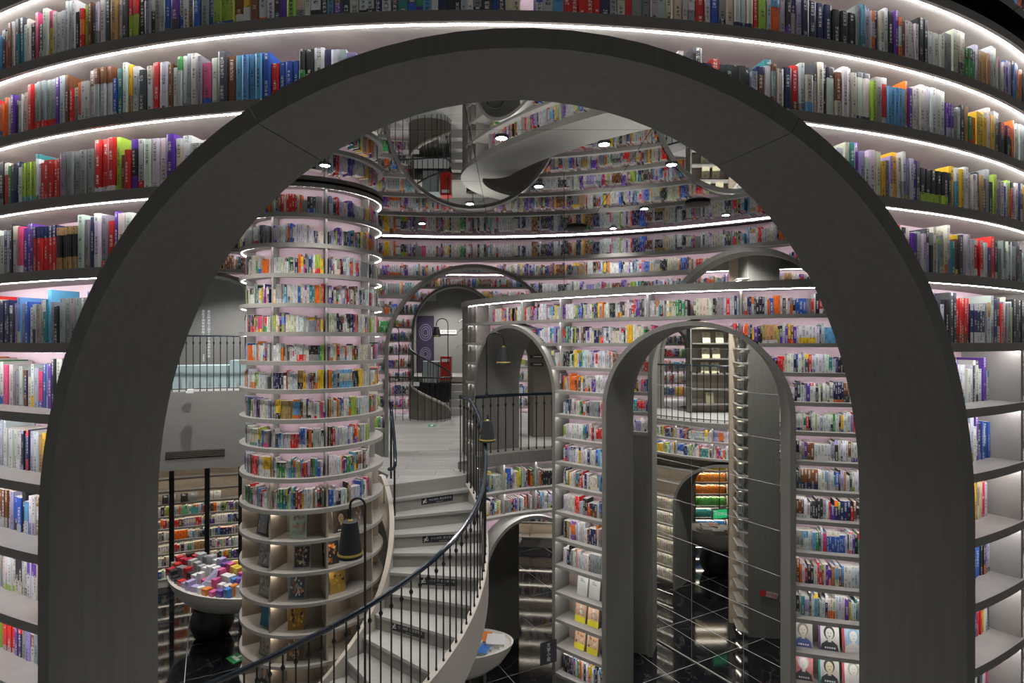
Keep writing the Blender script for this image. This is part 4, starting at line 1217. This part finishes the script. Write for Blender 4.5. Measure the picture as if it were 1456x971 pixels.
# board with purple drawing, frosted panel, white cabinet, red extinguisher box, plant
def px_box(name, m, x0, x1, y0, y1, Y, d, label, cat, parts=None):
    a = px(x0, y1, Y); b = px(x1, y0, Y)
    t = thing(name, label, cat, ((a[0] + b[0]) / 2, Y, a[2]))
    q = MB(); q.box((a[0] + b[0]) / 2, Y + d / 2, a[2], b[2], b[0] - a[0], d); q.build(parts or 'body', M[m], t)
    return t, a, b
t, a, b = px_box('poster_board', 'purple', 593, 617, 449, 533, 17.515, 0.03, 'tall dark purple poster board with fine line drawings by the doorway', 'poster', 'board')
for yy, rr in ((0.72, 0.20), (0.35, 0.17)):
    q = MB(); cx2 = (a[0] + b[0]) / 2; cz2 = a[2] + (b[2] - a[2]) * yy
    for k in range(3):
        n = 18; r_ = rr * (1 - 0.28 * k)
        q.strip([[(cx2 + r2 * cos(2 * pi * i / n), 17.512, cz2 + r2 * 1.3 * sin(2 * pi * i / n)) for r2 in (r_, r_ - 0.012)] + [(cx2 + r2 * cos(2 * pi * i / n), 17.517, cz2 + r2 * 1.3 * sin(2 * pi * i / n)) for r2 in (r_ - 0.012, r_)] for i in range(n)], closed=True)
    q.build('line_drawing', mat('violet_ink_%d' % int(yy * 100), (0.30, 0.28, 0.42), 0.5), t)
px_box('frosted_board', 'frost', 599, 620, 412, 428, 17.515, 0.03, 'pale blue frosted board above the dark poster', 'board', 'board')
t, a, b = px_box('white_cabinet', 'frost', 600, 624, 514, 544, 15.2, 0.5, 'pale white cabinet behind the upper spiral railing', 'cabinet', 'carcass')
q = MB(); q.box((a[0] + b[0]) / 2, 15.195, a[2] + 0.03, b[2] - 0.03, 0.012, 0.006); q.build('door_gap', M['dark'], t)
t, a, b = px_box('fire_box', 'red', 626, 641, 507, 540, 15.0, 0.35, 'red fire equipment box by the upper steps', 'fire box', 'body')
q = MB(); q.box((a[0] + b[0]) / 2, 14.99, b[2] - 0.14, b[2] - 0.06, 0.2, 0.006); q.build('white_label', M['paper'], t)
px_box('strip_sign', 'paper', 626, 649, 469, 475, 17.515, 0.03, 'small white strip sign on the grey wall beyond the doorway', 'sign', 'plate')
a = px(637.5, 472, 17.51); place_text('请勿大声喧哗', 0.075, (a[0], 17.515, a[2]), (1, 0, 0), (0, 0, 1), M['sign'], bpy.data.objects['strip_sign'])
pl = thing('potted_plant', 'teal leaved plant partly hidden by the low wall end', 'plant', px(672, 545, 15.6))
b0_ = px(672, 545, 15.6)
q = MB(); q.lathe(b0_[0], b0_[1], [(0.14, UPPER), (0.18, UPPER + 0.35)], 14); q.build('pot', M['blackmat'], pl, smooth=True)
q = MB(); q.tube([(b0_[0], b0_[1], UPPER + 0.3), (b0_[0] + 0.02, b0_[1], 0.5)], 0.012, 6); q.build('stem', M['leaf'], pl)
lg = random.Random(4)
for k in range(14):
    a_ = k * 2.4; z_ = UPPER + 0.6 + k * 0.085
    q = MB(); d = (cos(a_), sin(a_))
    secs = []
    for i in range(6):
        f = i / 5; w_ = 0.055 * sin(pi * min(1, f * 0.95 + 0.05)); l_ = 0.45 * f
        zz = z_ + 0.16 * f - 0.28 * f * f
        c_ = (b0_[0] + d[0] * l_, b0_[1] + d[1] * l_)
        secs.append([(c_[0] - d[1] * w_, c_[1] + d[0] * w_, zz), (c_[0], c_[1], zz - 0.012), (c_[0] + d[1] * w_, c_[1] - d[0] * w_, zz), (c_[0], c_[1], zz + 0.004)])
    q.strip(secs); q.build('leaf', M['leaf'], pl, smooth=True)
# curved flank of the upper stair with its railing, and the level railing before the far shelves
def cpt(f, z):                           # quarter-turn path of the flank
    a_ = pi * (1.0 - 0.62 * f) ; c_ = px(612, 590, 14.0)
    return (c_[0] - 0.02 + 0.52 * cos(pi * 0.98 - f * pi * 0.98), 14.0 - 0.42 * sin(f * pi), z)
fl = thing('stair_flank', 'curved brown flank of the upper spiral stair beyond the landing', 'stair', cpt(0.5, LAND))
q = MB()
q.strip([[cpt(f, LAND), cpt(f, -0.98 - 0.75 * f), (cpt(f, 0)[0], cpt(f, 0)[1] + 0.05, -0.98 - 0.75 * f), (cpt(f, 0)[0], cpt(f, 0)[1] + 0.05, LAND)] for f in [i / 16 for i in range(17)]])
q.build('flank_panel', M['brownwall'], fl, smooth=True)
q = MB()
q.strip([[(cpt(f, 0)[0], cpt(f, 0)[1] - 0.02, -0.98 - 0.75 * f), (cpt(f, 0)[0], cpt(f, 0)[1] - 0.02, -0.93 - 0.75 * f), (cpt(f, 0)[0], cpt(f, 0)[1] + 0.06, -0.93 - 0.75 * f), (cpt(f, 0)[0], cpt(f, 0)[1] + 0.06, -0.98 - 0.75 * f)] for f in [i / 16 for i in range(17)]])
q.build('stringer_edge', M['stringer'], fl, smooth=True)
fs = [i / 12 for i in range(13)]
railing('upper_stair_railing', 'small black railing climbing the upper spiral stair beyond the landing', [cpt(f, -0.93 - 0.75 * f) for f in fs], [cpt(f, -0.08 - 0.75 * f) for f in fs], 0.13, rr=0.022, knob=False, rail_mat='black')
P0 = [px(540, 590, 13.6), px(560, 590, 13.55), px(590, 590, 13.45), px(618, 590, 13.35), px(634, 588, 13.4), px(641, 585, 13.7)]
railing('far_landing_railing', 'level black railing in front of the far bookshelves beyond the middle arch', [(p[0], p[1], LAND) for p in P0], [(p[0], p[1], -0.86) for p in P0], 0.14, rr=0.022, knob=False, rail_mat='black')
for k, xx in enumerate((577, 592)):
    a = px(xx, 546, 13.4); q = MB(); q.box(a[0], a[1], a[2] - 0.05, a[2] + 0.05, 0.14, 0.01); 
    tag(q.build('paper_note', M['paper']), 'small white paper note tied to the far railing, %s one' % ('left', 'right')[k], 'paper', 'notes on the far railing')
# poster in the narrow arch
a = px(689, 551, 9.72); t = thing('paper_notice', 'white printed notice on the brown wall inside the narrow tall arch', 'sign', a)
q = MB(); q.box(a[0], a[1], a[2] - 0.16, a[2] + 0.16, 0.20, 0.008); q.build('sheet', M['paper'], t)
for k in range(7):
    q = MB(); q.box(a[0], a[1] - 0.005, a[2] + 0.10 - k * 0.035, a[2] + 0.11 - k * 0.035, 0.14 - 0.02 * (k % 3), 0.002); q.build('print_line', M['dark'], t)

# two little dark signs on the return wall
for k, yy in enumerate((507, 518)):
    Yb = CK[1] + sqrt((RK - 0.37) ** 2 - 0.3 ** 2); a = px(763, yy, Yb)
    t = thing('direction_sign', 'small dark sign on the brown return wall, %s of two' % ('upper', 'lower')[k], 'sign', a, 'dark signs on the return wall')
    q = MB(); q.box(a[0], a[1] - 0.01, a[2] - 0.035, a[2] + 0.035, 0.27, 0.012, -0.2); q.build('plate', M['sign'], t)
    q = MB(); q.box(a[0] + 0.02, a[1] - 0.02, a[2] - 0.012, a[2] + 0.012, 0.16, 0.003, -0.2); q.build('print_line', M['joint'], t)

# ------------------------------------------------------------------ books shown face out
def portrait(bgc, body, hair, skin, title=(0.8, 0.8, 0.8), edge=None):
    def f(q, P):
        q.face([P(0, 0, 0.0012), P(1, 0, 0.0012), P(1, 1, 0.0012), P(0, 1, 0.0012)], bgc)
        q.face([P(0.06, 0, 0.0018), P(0.97, 0, 0.0018), P(0.90, 0.22, 0.0018), P(0.66, 0.36, 0.0018), P(0.40, 0.36, 0.0018), P(0.14, 0.22, 0.0018)], body)
        q.face([P(0.52 + 0.27 * cos(2 * pi * k / 14), 0.64 + 0.25 * sin(2 * pi * k / 14), 0.0022) for k in range(14)], hair)
        q.face([P(0.44, 0.30, 0.0026), P(0.62, 0.30, 0.0026), P(0.60, 0.46, 0.0026), P(0.46, 0.46, 0.0026)], skin)
        q.face([P(0.53 + 0.19 * cos(2 * pi * k / 14), 0.60 + 0.20 * sin(2 * pi * k / 14), 0.003) for k in range(14)], skin)
        for ex_ in (0.46, 0.60): q.face([P(ex_ + 0.03 * cos(k * pi / 3), 0.63 + 0.014 * sin(k * pi / 3), 0.0034) for k in range(6)], hair)
        q.face([P(0.47, 0.50, 0.0034), P(0.59, 0.50, 0.0034), P(0.57, 0.52, 0.0034), P(0.49, 0.52, 0.0034)], hair)
        for k in range(5): q.face([P(0.28 + k * 0.11, 0.07, 0.0034), P(0.36 + k * 0.11, 0.07, 0.0034), P(0.36 + k * 0.11, 0.13, 0.0034), P(0.28 + k * 0.11, 0.13, 0.0034)], title)
        if edge: q.face([P(0, 0, 0.0036), P(0.09, 0, 0.0036), P(0.09, 1, 0.0036), P(0, 1, 0.0036)], edge)
    return f
def still(bgc, blobs, band=None, frame=None, seed=0):
    def f(q, P):
        r_ = random.Random(seed)
        q.face([P(0, 0, 0.0012), P(1, 0, 0.0012), P(1, 1, 0.0012), P(0, 1, 0.0012)], frame or bgc)
        m_ = 0.07 if frame else 0.0
        q.face([P(m_, m_, 0.0016), P(1 - m_, m_, 0.0016), P(1 - m_, 1 - m_, 0.0016), P(m_, 1 - m_, 0.0016)], bgc)
        for k in range(26):
            c_ = blobs[(k * 7 + seed) % len(blobs)]; sh = r_.uniform(0.45, 1.15); c_ = tuple(v * sh for v in c_)
            d0, a0 = 0.40 * sqrt(r_.random()), r_.uniform(0, 2 * pi)
            cx2, cy2 = 0.5 + d0 * cos(a0), 0.52 + d0 * 1.0 * sin(a0); a1, b1, t0 = r_.uniform(0.03, 0.13), r_.uniform(0.03, 0.10), r_.uniform(0, 3)
            pts = []
            for i in range(7):
                w1 = r_.uniform(0.6, 1.1); u_, v_ = a1 * w1 * cos(2 * pi * i / 7), b1 * w1 * sin(2 * pi * i / 7)
                pts.append(P(min(0.93, max(0.07, cx2 + u_ * cos(t0) - v_ * sin(t0))), min(0.93, max(0.07, cy2 + u_ * sin(t0) + v_ * cos(t0))), 0.002 + 0.00008 * k))
            q.face(pts, c_)
        if band: q.face([P(0, 0, 0.005), P(1, 0, 0.005), P(1, band[0], 0.005), P(0, band[0], 0.005)], band[1])
    return f
W_, G_, K_ = (0.7, 0.68, 0.62), (0.28, 0.29, 0.30), (0.04, 0.04, 0.045)
SK = (0.62, 0.42, 0.28)
# on the column: (shelf index, pixel x, cover, label)
colb = [(12, 374, still((0.32, 0.35, 0.42), [W_, (0.4, 0.42, 0.55), W_], frame=K_, seed=1), 'silver blue book'),
        (12, 424, still((0.42, 0.55, 0.50), [SK, (0.62, 0.32, 0.25), (0.5, 0.25, 0.18), SK], seed=2), 'green book with a pale figure'),
        (12, 484, portrait((0.10, 0.07, 0.05), K_, (0.05, 0.03, 0.02), SK), 'dark brown portrait book'),
        (12, 520, still((0.28, 0.22, 0.18), [SK, W_, (0.5, 0.3, 0.25)], seed=3), 'brown book with pale shapes'),
        (13, 376, still((0.40, 0.42, 0.45), [W_, G_], frame=(0.3, 0.32, 0.35), seed=4), 'pale grey framed book'),
        (13, 430, still((0.05, 0.05, 0.055), [SK, W_, (0.35, 0.15, 0.10)], frame=(0.30, 0.31, 0.34), seed=5), 'black book with a grey frame'),
        (13, 470, still((0.03, 0.03, 0.03), [(0.75, 0.22, 0.06), (0.7, 0.45, 0.12), (0.6, 0.2, 0.05)], seed=6), 'black book with an orange figure'),
        (14, 377, still((0.45, 0.42, 0.36), [W_, G_], frame=(0.35, 0.34, 0.32), seed=7), 'beige framed book'),
        (14, 423, still((0.07, 0.11, 0.14), [W_, W_, (0.7, 0.25, 0.08), (0.5, 0.1, 0.06), W_], frame=(0.22, 0.25, 0.28), seed=8), 'dark blue book with white and orange shapes'),
        (14, 480, still((0.34, 0.22, 0.04), [(0.7, 0.42, 0.05), K_, (0.75, 0.5, 0.1), (0.65, 0.35, 0.05)], seed=9), 'ochre flower book'),
        (15, 380, plain_cover((0.02, 0.22, 0.34)), 'teal blue book'),
        (15, 422, still((0.32, 0.18, 0.03), [(0.7, 0.40, 0.04), K_, (0.75, 0.52, 0.1), (0.6, 0.3, 0.04)], seed=11), 'golden flower book'),
        (16, 378, still((0.40, 0.38, 0.34), [G_, (0.5, 0.2, 0.1), W_], frame=(0.2, 0.2, 0.22), seed=12), 'grey mixed picture book'),
        (16, 420, still((0.12, 0.09, 0.06), [(0.55, 0.3, 0.08), W_, (0.6, 0.4, 0.15)], seed=13), 'dark book with cream and amber shapes'),
        (17, 376, portrait((0.30, 0.29, 0.27), K_, (0.06, 0.05, 0.05), SK), 'grey portrait book')]
rown = {12: 'first display shelf', 13: 'second display shelf', 14: 'third display shelf', 15: 'fourth display shelf', 16: 'fifth display shelf', 17: 'sixth display shelf'}
for i, xp, cov, nm in colb:
    # angle on the column whose front point shows at pixel xp
    best = min((abs(728 + (CC[0] + 0.68 * sin(t_)) / (CC[1] - 0.68 * cos(t_)) * F - xp), t_) for t_ in [radians(-85 + 0.5 * k) for k in range(300)])
    th = best[1]
    x, y = CC[0] + 0.70 * sin(th), CC[1] - 0.70 * cos(th)
    face_book('%s on the %s of the column' % (nm, rown[i]), x, y, col_lv[i] + 0.036, 0.185, 0.255, th, cov, group='face-out books on the column', spine=(0.3, 0.28, 0.25))
# on the low right wall
def on_right(xp, zs, r_=6.46):
    best = min((abs(728 + pt(C2, r_, t_, 1, 0)[0] / pt(C2, r_, t_, 1, 0)[1] * F - xp), t_) for t_ in [-0.8 + 0.0004 * k for k in range(1700)])
    return best[1]
rb = [(11, 828, plain_cover((0.52, 0.52, 0.48), title=(0.12, 0.12, 0.12)), 'pale grey book, left of the pair on the upper display shelf of the pier'),
      (11, 845, plain_cover((0.52, 0.52, 0.48), title=(0.12, 0.12, 0.12)), 'pale grey book, right of the pair on the upper display shelf of the pier'),
      (12, 825, still((0.55, 0.36, 0.22), [W_, SK, (0.35, 0.15, 0.08)], band=(0.33, (0.75, 0.68, 0.04)), seed=21), 'yellow banded book, left of the pair on the middle display shelf of the pier'),
      (12, 843, still((0.55, 0.36, 0.22), [W_, SK, (0.35, 0.15, 0.08)], band=(0.33, (0.75, 0.68, 0.04)), seed=21), 'yellow banded book, right of the pair on the middle display shelf of the pier'),
      (13, 824, still((0.55, 0.36, 0.22), [W_, SK, (0.35, 0.15, 0.08)], band=(0.33, (0.75, 0.68, 0.04)), seed=22), 'yellow banded book, left of the pair on the lower display shelf of the pier'),
      (13, 842, still((0.55, 0.36, 0.22), [W_, SK, (0.35, 0.15, 0.08)], band=(0.33, (0.75, 0.68, 0.04)), seed=22), 'yellow banded book, right of the pair on the lower display shelf of the pier'),
      (11, 1141, portrait((0.45, 0.44, 0.38), (0.10, 0.13, 0.33), (0.18, 0.15, 0.12), (0.55, 0.50, 0.40), edge=(0.7, 0.45, 0.05)), 'portrait book with a blue coat and yellow spine on the right display shelf'),
      (11, 1179, portrait(W_, (0.06, 0.06, 0.07), K_, W_, edge=(0.18, 0.07, 0.25)), 'black and white portrait book with a purple spine on the right display shelf'),
      (11, 1213, portrait((0.35, 0.50, 0.62), W_, (0.25, 0.4, 0.5), W_, edge=(0.6, 0.05, 0.06)), 'pale blue book with a red spine at the great arch edge'),
      (12, 1142, portrait((0.55, 0.2, 0.2), (0.07, 0.07, 0.08), (0.5, 0.5, 0.48), W_, edge=(0.65, 0.1, 0.06)), 'red edged portrait book on the lower right display shelf'),
      (12, 1179, portrait((0.5, 0.5, 0.45), (0.05, 0.06, 0.06), K_, (0.55, 0.50, 0.32), edge=(0.02, 0.30, 0.26)), 'green edged portrait book on the lower right display shelf'),
      (12, 1213, portrait(W_, W_, (0.4, 0.4, 0.3), W_, edge=(0.6, 0.06, 0.1)), 'cream book with a red spine on the lower right display shelf')]
for i, xp, cov, lb in rb:
    th = on_right(xp, 0); p = pt(C2, 6.47, th, 1, right_lv[i] + 0.036)
    w_, h_ = (0.20, 0.285) if xp > 1000 else (0.16, 0.235)
    face_book(lb, p[0], p[1], p[2], w_, h_, th, cov, group='face-out books on the low right wall', spine=(0.4, 0.38, 0.34), lean=0.14)
# small black hanging tag sign at the foot of the pier
th = -0.752; a = pt(C2, R2 + 0.10, th, 1, -4.05)
t = thing('shelf_sign', 'black sign with white characters sticking out from the pier edge', 'sign', (a[0], a[1], -4.2))
p0, p1 = pt(C2, R2 + 0.01, th, 1, 0), pt(C2, R2 + 0.24, th - 0.012, 1, 0)
q = MB(); q.hexa([(p0[0], p0[1], -4.25), (p1[0], p1[1], -4.25), (p1[0] + 0.01, p1[1] + 0.005, -4.25), (p0[0] + 0.01, p0[1] + 0.005, -4.25)], [(p0[0], p0[1], -3.95), (p1[0], p1[1], -3.95), (p1[0] + 0.01, p1[1] + 0.005, -3.95), (p0[0] + 0.01, p0[1] + 0.005, -3.95)]); q.build('plate', M['sign'], t)
dv = (Vector(p0) - Vector(p1)).normalized()
nv = Vector((-dv.y, dv.x, 0))
if nv.y > 0: nv = -nv
for k, ch in enumerate('文学小说'):
    c0 = (Vector(p0) + Vector(p1)) / 2 + nv * 0.013
    dr = dv if dv.x > 0 else -dv
    place_text(ch, 0.06, (c0.x, c0.y, -4.0 - 0.062 * k), dr, (0, 0, 1), M['signtext'], t, 'character')
# floor stickers
for nm, x_, y_, Y_, lb in (('exit_sticker', 335, 936, None, 'green evacuation sticker on the black floor near the column'),):
    Y = 4.92 * F / (y_ - 485.5); X = (x_ - 728) / F * Y
    t = thing('floor_sticker', lb, 'sticker', (X, Y, FLOOR))
    q = MB(); q.box(X, Y, FLOOR, FLOOR + 0.003, 0.19, 0.26, 0.9); q.build('sticker_base', M['greenfloor'], t)
    q = MB(); q.box(X, Y, FLOOR + 0.003, FLOOR + 0.004, 0.05, 0.17, 0.9); q.box(X + 0.02, Y + 0.03, FLOOR + 0.003, FLOOR + 0.0045, 0.13, 0.04, 0.9); q.build('arrow', M['signtext'], t)
Y = 1.9 * F / (605 - 485.5); X = (614 - 728) / F * Y
t = thing('floor_sticker', 'small green evacuation sticker on the pale landing planks', 'sticker', (X, Y, LAND))
q = MB(); q.box(X, Y, LAND, LAND + 0.003, 0.17, 0.30, 0.1); q.build('sticker_base', M['greenfloor'], t)
q = MB(); q.box(X, Y, LAND + 0.003, LAND + 0.004, 0.05, 0.18, 0.1); q.build('arrow', M['signtext'], t)
# covers standing among the lower left shelves
lf = random.Random(15)
for k, (xp, row, cn) in enumerate(((236, 2, 'black'), (244, 2, 'white'), (262, 2, 'black'), (275, 2, 'grey'), (298, 2, 'white'), (309, 2, 'white'), (262, 3, 'green'), (277, 3, 'teal'))):
    best = min((abs(728 + pt(CL, 6.1, t_, -1, 0)[0] / pt(CL, 6.1, t_, -1, 0)[1] * F - xp), t_) for t_ in [-0.7 + 0.0005 * i for i in range(1300)])
    p = pt(CL, 6.08, best[1], -1, shelf_lv[row] + 0.022)
    face_book('%s face-out cover on the %s shelf of the lower left bookcase, %s' % (cn, ('upper', 'second')[row - 2], ['far left', 'left', 'left of middle', 'middle', 'right of middle', 'right', 'left', 'right'][k]), p[0], p[1], p[2], 0.13, 0.175, -best[1], plain_cover(COLN[cn], title=W_ if cn in ('black', 'grey') else K_), group='face-out covers in the lower left bookcase', spine=(0.4, 0.4, 0.38))
BOOKS[:] = [b for b in BOOKS if not (b['wall'] == 'lowerleft' and b['row'] == 2)]

# lower hall beyond the landing: a wooden bookcase wall far behind the tables
wall_lower = bookwall('wall_lower', 'far wooden bookcase wall of the lower hall under the landing', CB, 11.2, -1, -0.33, 0.33, [-2.6, -2.95, -3.3, -3.65, -4.0, -4.35, -4.7], -2.2, 0.28, 0.03, 0.07,
         thick=0.4, seed=81, wall='lower', back='wood', led='ledwarm', led_w=0.02, seg=0.3, rows=(1, 2, 4, 5), dividers=(-0.25, -0.18, -0.11, -0.04, 0.03, 0.10, 0.17, 0.24))

# ------------------------------------------------------------------ books: the 300 that show largest are things, the rest one mass
def proj(p):
    return 728 + p[0] / p[1] * F, 485.5 - p[2] / p[1] * F
ORD = lambda n: '%d%s' % (n, 'th' if 10 <= n % 100 <= 20 else {1: 'st', 2: 'nd', 3: 'rd'}.get(n % 10, 'th'))
ROWN = ['', 'topmost', 'second', 'third', 'fourth', 'fifth', 'sixth', 'seventh', 'eighth', 'ninth', 'tenth', 'lowest']
for b in BOOKS:
    p, n, t = book_frame(b)
    xc, yt = proj((p.x, p.y, b['zt'])); _, yb = proj((p.x, p.y, b['zb']))
    if b['s'] > 0 and b['wall'] == 'front' and b['zb'] > 0:
        # foot hidden behind the shelf edge it stands on
        q = pt(CF, RF, b['th'], 1, b['z0']); _, ye = proj(q); yb = min(yb, ye)
    wpx = abs(proj(p + t * b['w'] / 2)[0] - proj(p - t * b['w'] / 2)[0])
    b['x'], b['yt'], b['yb'] = xc, yt, yb
    inx = 2 < xc < 1454
    vis = min(yb, 971) - max(yt, 0)
    b['area'] = wpx * vis if (inx and vis > 8 and b['wall'] == 'front') else 0
    b['seen'] = b['area'] > 0
groups = {}
for b in BOOKS:
    if b['wall'] == 'front' and b['seen']:
        side = 'top' if b['row'] == 1 else ('left' if b['th'] < great.c else 'right')
        groups.setdefault((b['row'], side), []).append(b)
for (row, side), L in groups.items():
    L.sort(key=lambda b: b['x'] if side != 'left' else -b['x'])
    for i, b in enumerate(L):
        thick = 'thick' if b['w'] > 0.039 else 'thin' if b['w'] < 0.026 else ''
        hh = (b['zt'] - b['z0'])
        tall = 'tall' if hh > 0.222 else 'short' if hh < 0.178 else ''
        adj = ' '.join(q for q in (tall, thick, b['name']) if q)
        if side == 'top':
            b['label'] = '%s book, %s from the left on the shelf above the great arch' % (adj, ORD(i + 1))
        else:
            b['label'] = '%s book, %s %s of the great arch on the %s shelf down' % (adj, ORD(i + 1), side, ROWN[row])
singles = sorted([b for b in BOOKS if b['area'] > 0], key=lambda b: -b['area'])[:300]
ids = set(id(b) for b in singles)
mass = MB()
for b in BOOKS:
    if id(b) not in ids: book_faces(mass, b)
o = mass.build('shelved_books', M['book'])
o['kind'] = 'stuff'; tag(o, 'rows of multicoloured books filling the shelves throughout the hall', 'books')

def single_book(b):
    p, n, t = book_frame(b)
    hw = b['w'] / 2; d = b['d']; zb, zt = b['zb'], b['zt']; H = zt - zb
    base = (p.x, p.y, zb)
    c = b['c']; k = book_bands(b)[-1][3]
    # cover: rounded spine and two boards, open at the fore edge
    mb = MB()
    prof = [(-hw, -d), (-hw, -0.004), (-hw * 0.55, 0.0), (hw * 0.55, 0.0), (hw, -0.004), (hw, -d)]
    inn = [(hw - 0.0022, -d), (hw - 0.0022, -0.007), (-hw + 0.0022, -0.007), (-hw + 0.0022, -d)]
    bands = book_bands(b)
    def P(q, z): v = p + t * q[0] + n * q[1]; return (v.x, v.y, z)
    for j in range(5):
        A, B = prof[j], prof[j + 1]
        if j in (1, 2, 3):
            v0, v1 = (0, 1)
            ua = [0.0, 0.12, 0.88, 1.0][j - 1]; ub = [0.12, 0.88, 1.0, 1.0][j - 1]
            va, vb = b['v0'], b['v0'] + H
            mb.face([P(A, zb), P(B, zb), P(B, zt), P(A, zt)], c, k, [(ua, va), (ub, va), (ub, vb), (ua, vb)])
        else:
            mb.face([P(A, zb), P(B, zb), P(B, zt), P(A, zt)], c)
    for j in range(3):
        A, B = inn[j], inn[j + 1]
        mb.face([P(A, zb), P(B, zb), P(B, zt), P(A, zt)], c)
    outer = prof + inn
    for z, rev in ((zt, False), (zb, True)):
        quads = [(prof[0], prof[1], inn[2], inn[3]), (prof[1], prof[2], prof[3], prof[4]), (inn[2], prof[1], prof[4], inn[1]), (inn[0], inn[1], prof[4], prof[5])]
        for qd in quads: mb.face([P(q, z) for q in (qd if not rev else qd[::-1])], c)
    o = mb.build('book', M['book'], None, loc=base)
    tag(o, b['label'], 'book', 'books on the near curved wall')
    pg = MB()
    pw_ = hw - 0.0024
    Q = [P((-pw_, -d + 0.004), 0), P((pw_, -d + 0.004), 0), P((pw_, -0.0075), 0), P((-pw_, -0.0075), 0)]
    pg.hexa([(x, y, zb + 0.002) for x, y, _ in Q][::-1], [(x, y, zt - 0.003) for x, y, _ in Q][::-1])
    g = pg.build('page_block', M['pages'], None, loc=base); g.parent = o; g.location = (0, 0, 0)
    for v0, v1, bc, bk in bands:
        if bc == c and len(bands) > 1 or len(bands) == 1: continue
        sb = MB(); za, zc = zb + H * v0 + 0.0005, zb + H * v1 - 0.0005
        e = 0.0007
        pr = [(-hw - e, -d * 0.9), (-hw - e, -0.004 + e), (-hw * 0.55, e), (hw * 0.55, e), (hw + e, -0.004 + e), (hw + e, -d * 0.9)]
        va, vb = b['v0'] + H * v0 + 3, b['v0'] + H * v1 + 3
        for j in range(5):
            A, B = pr[j], pr[j + 1]
            uvq = [(0.12, va), (0.88, va), (0.88, vb), (0.12, vb)] if j == 2 else None
            sb.face([P(A, za), P(B, za), P(B, zc), P(A, zc)], bc, bk, uvq)
        g = sb.build('paper_band', M['book'], None, loc=base); g.parent = o; g.location = (0, 0, 0)
for b in singles: single_book(b)
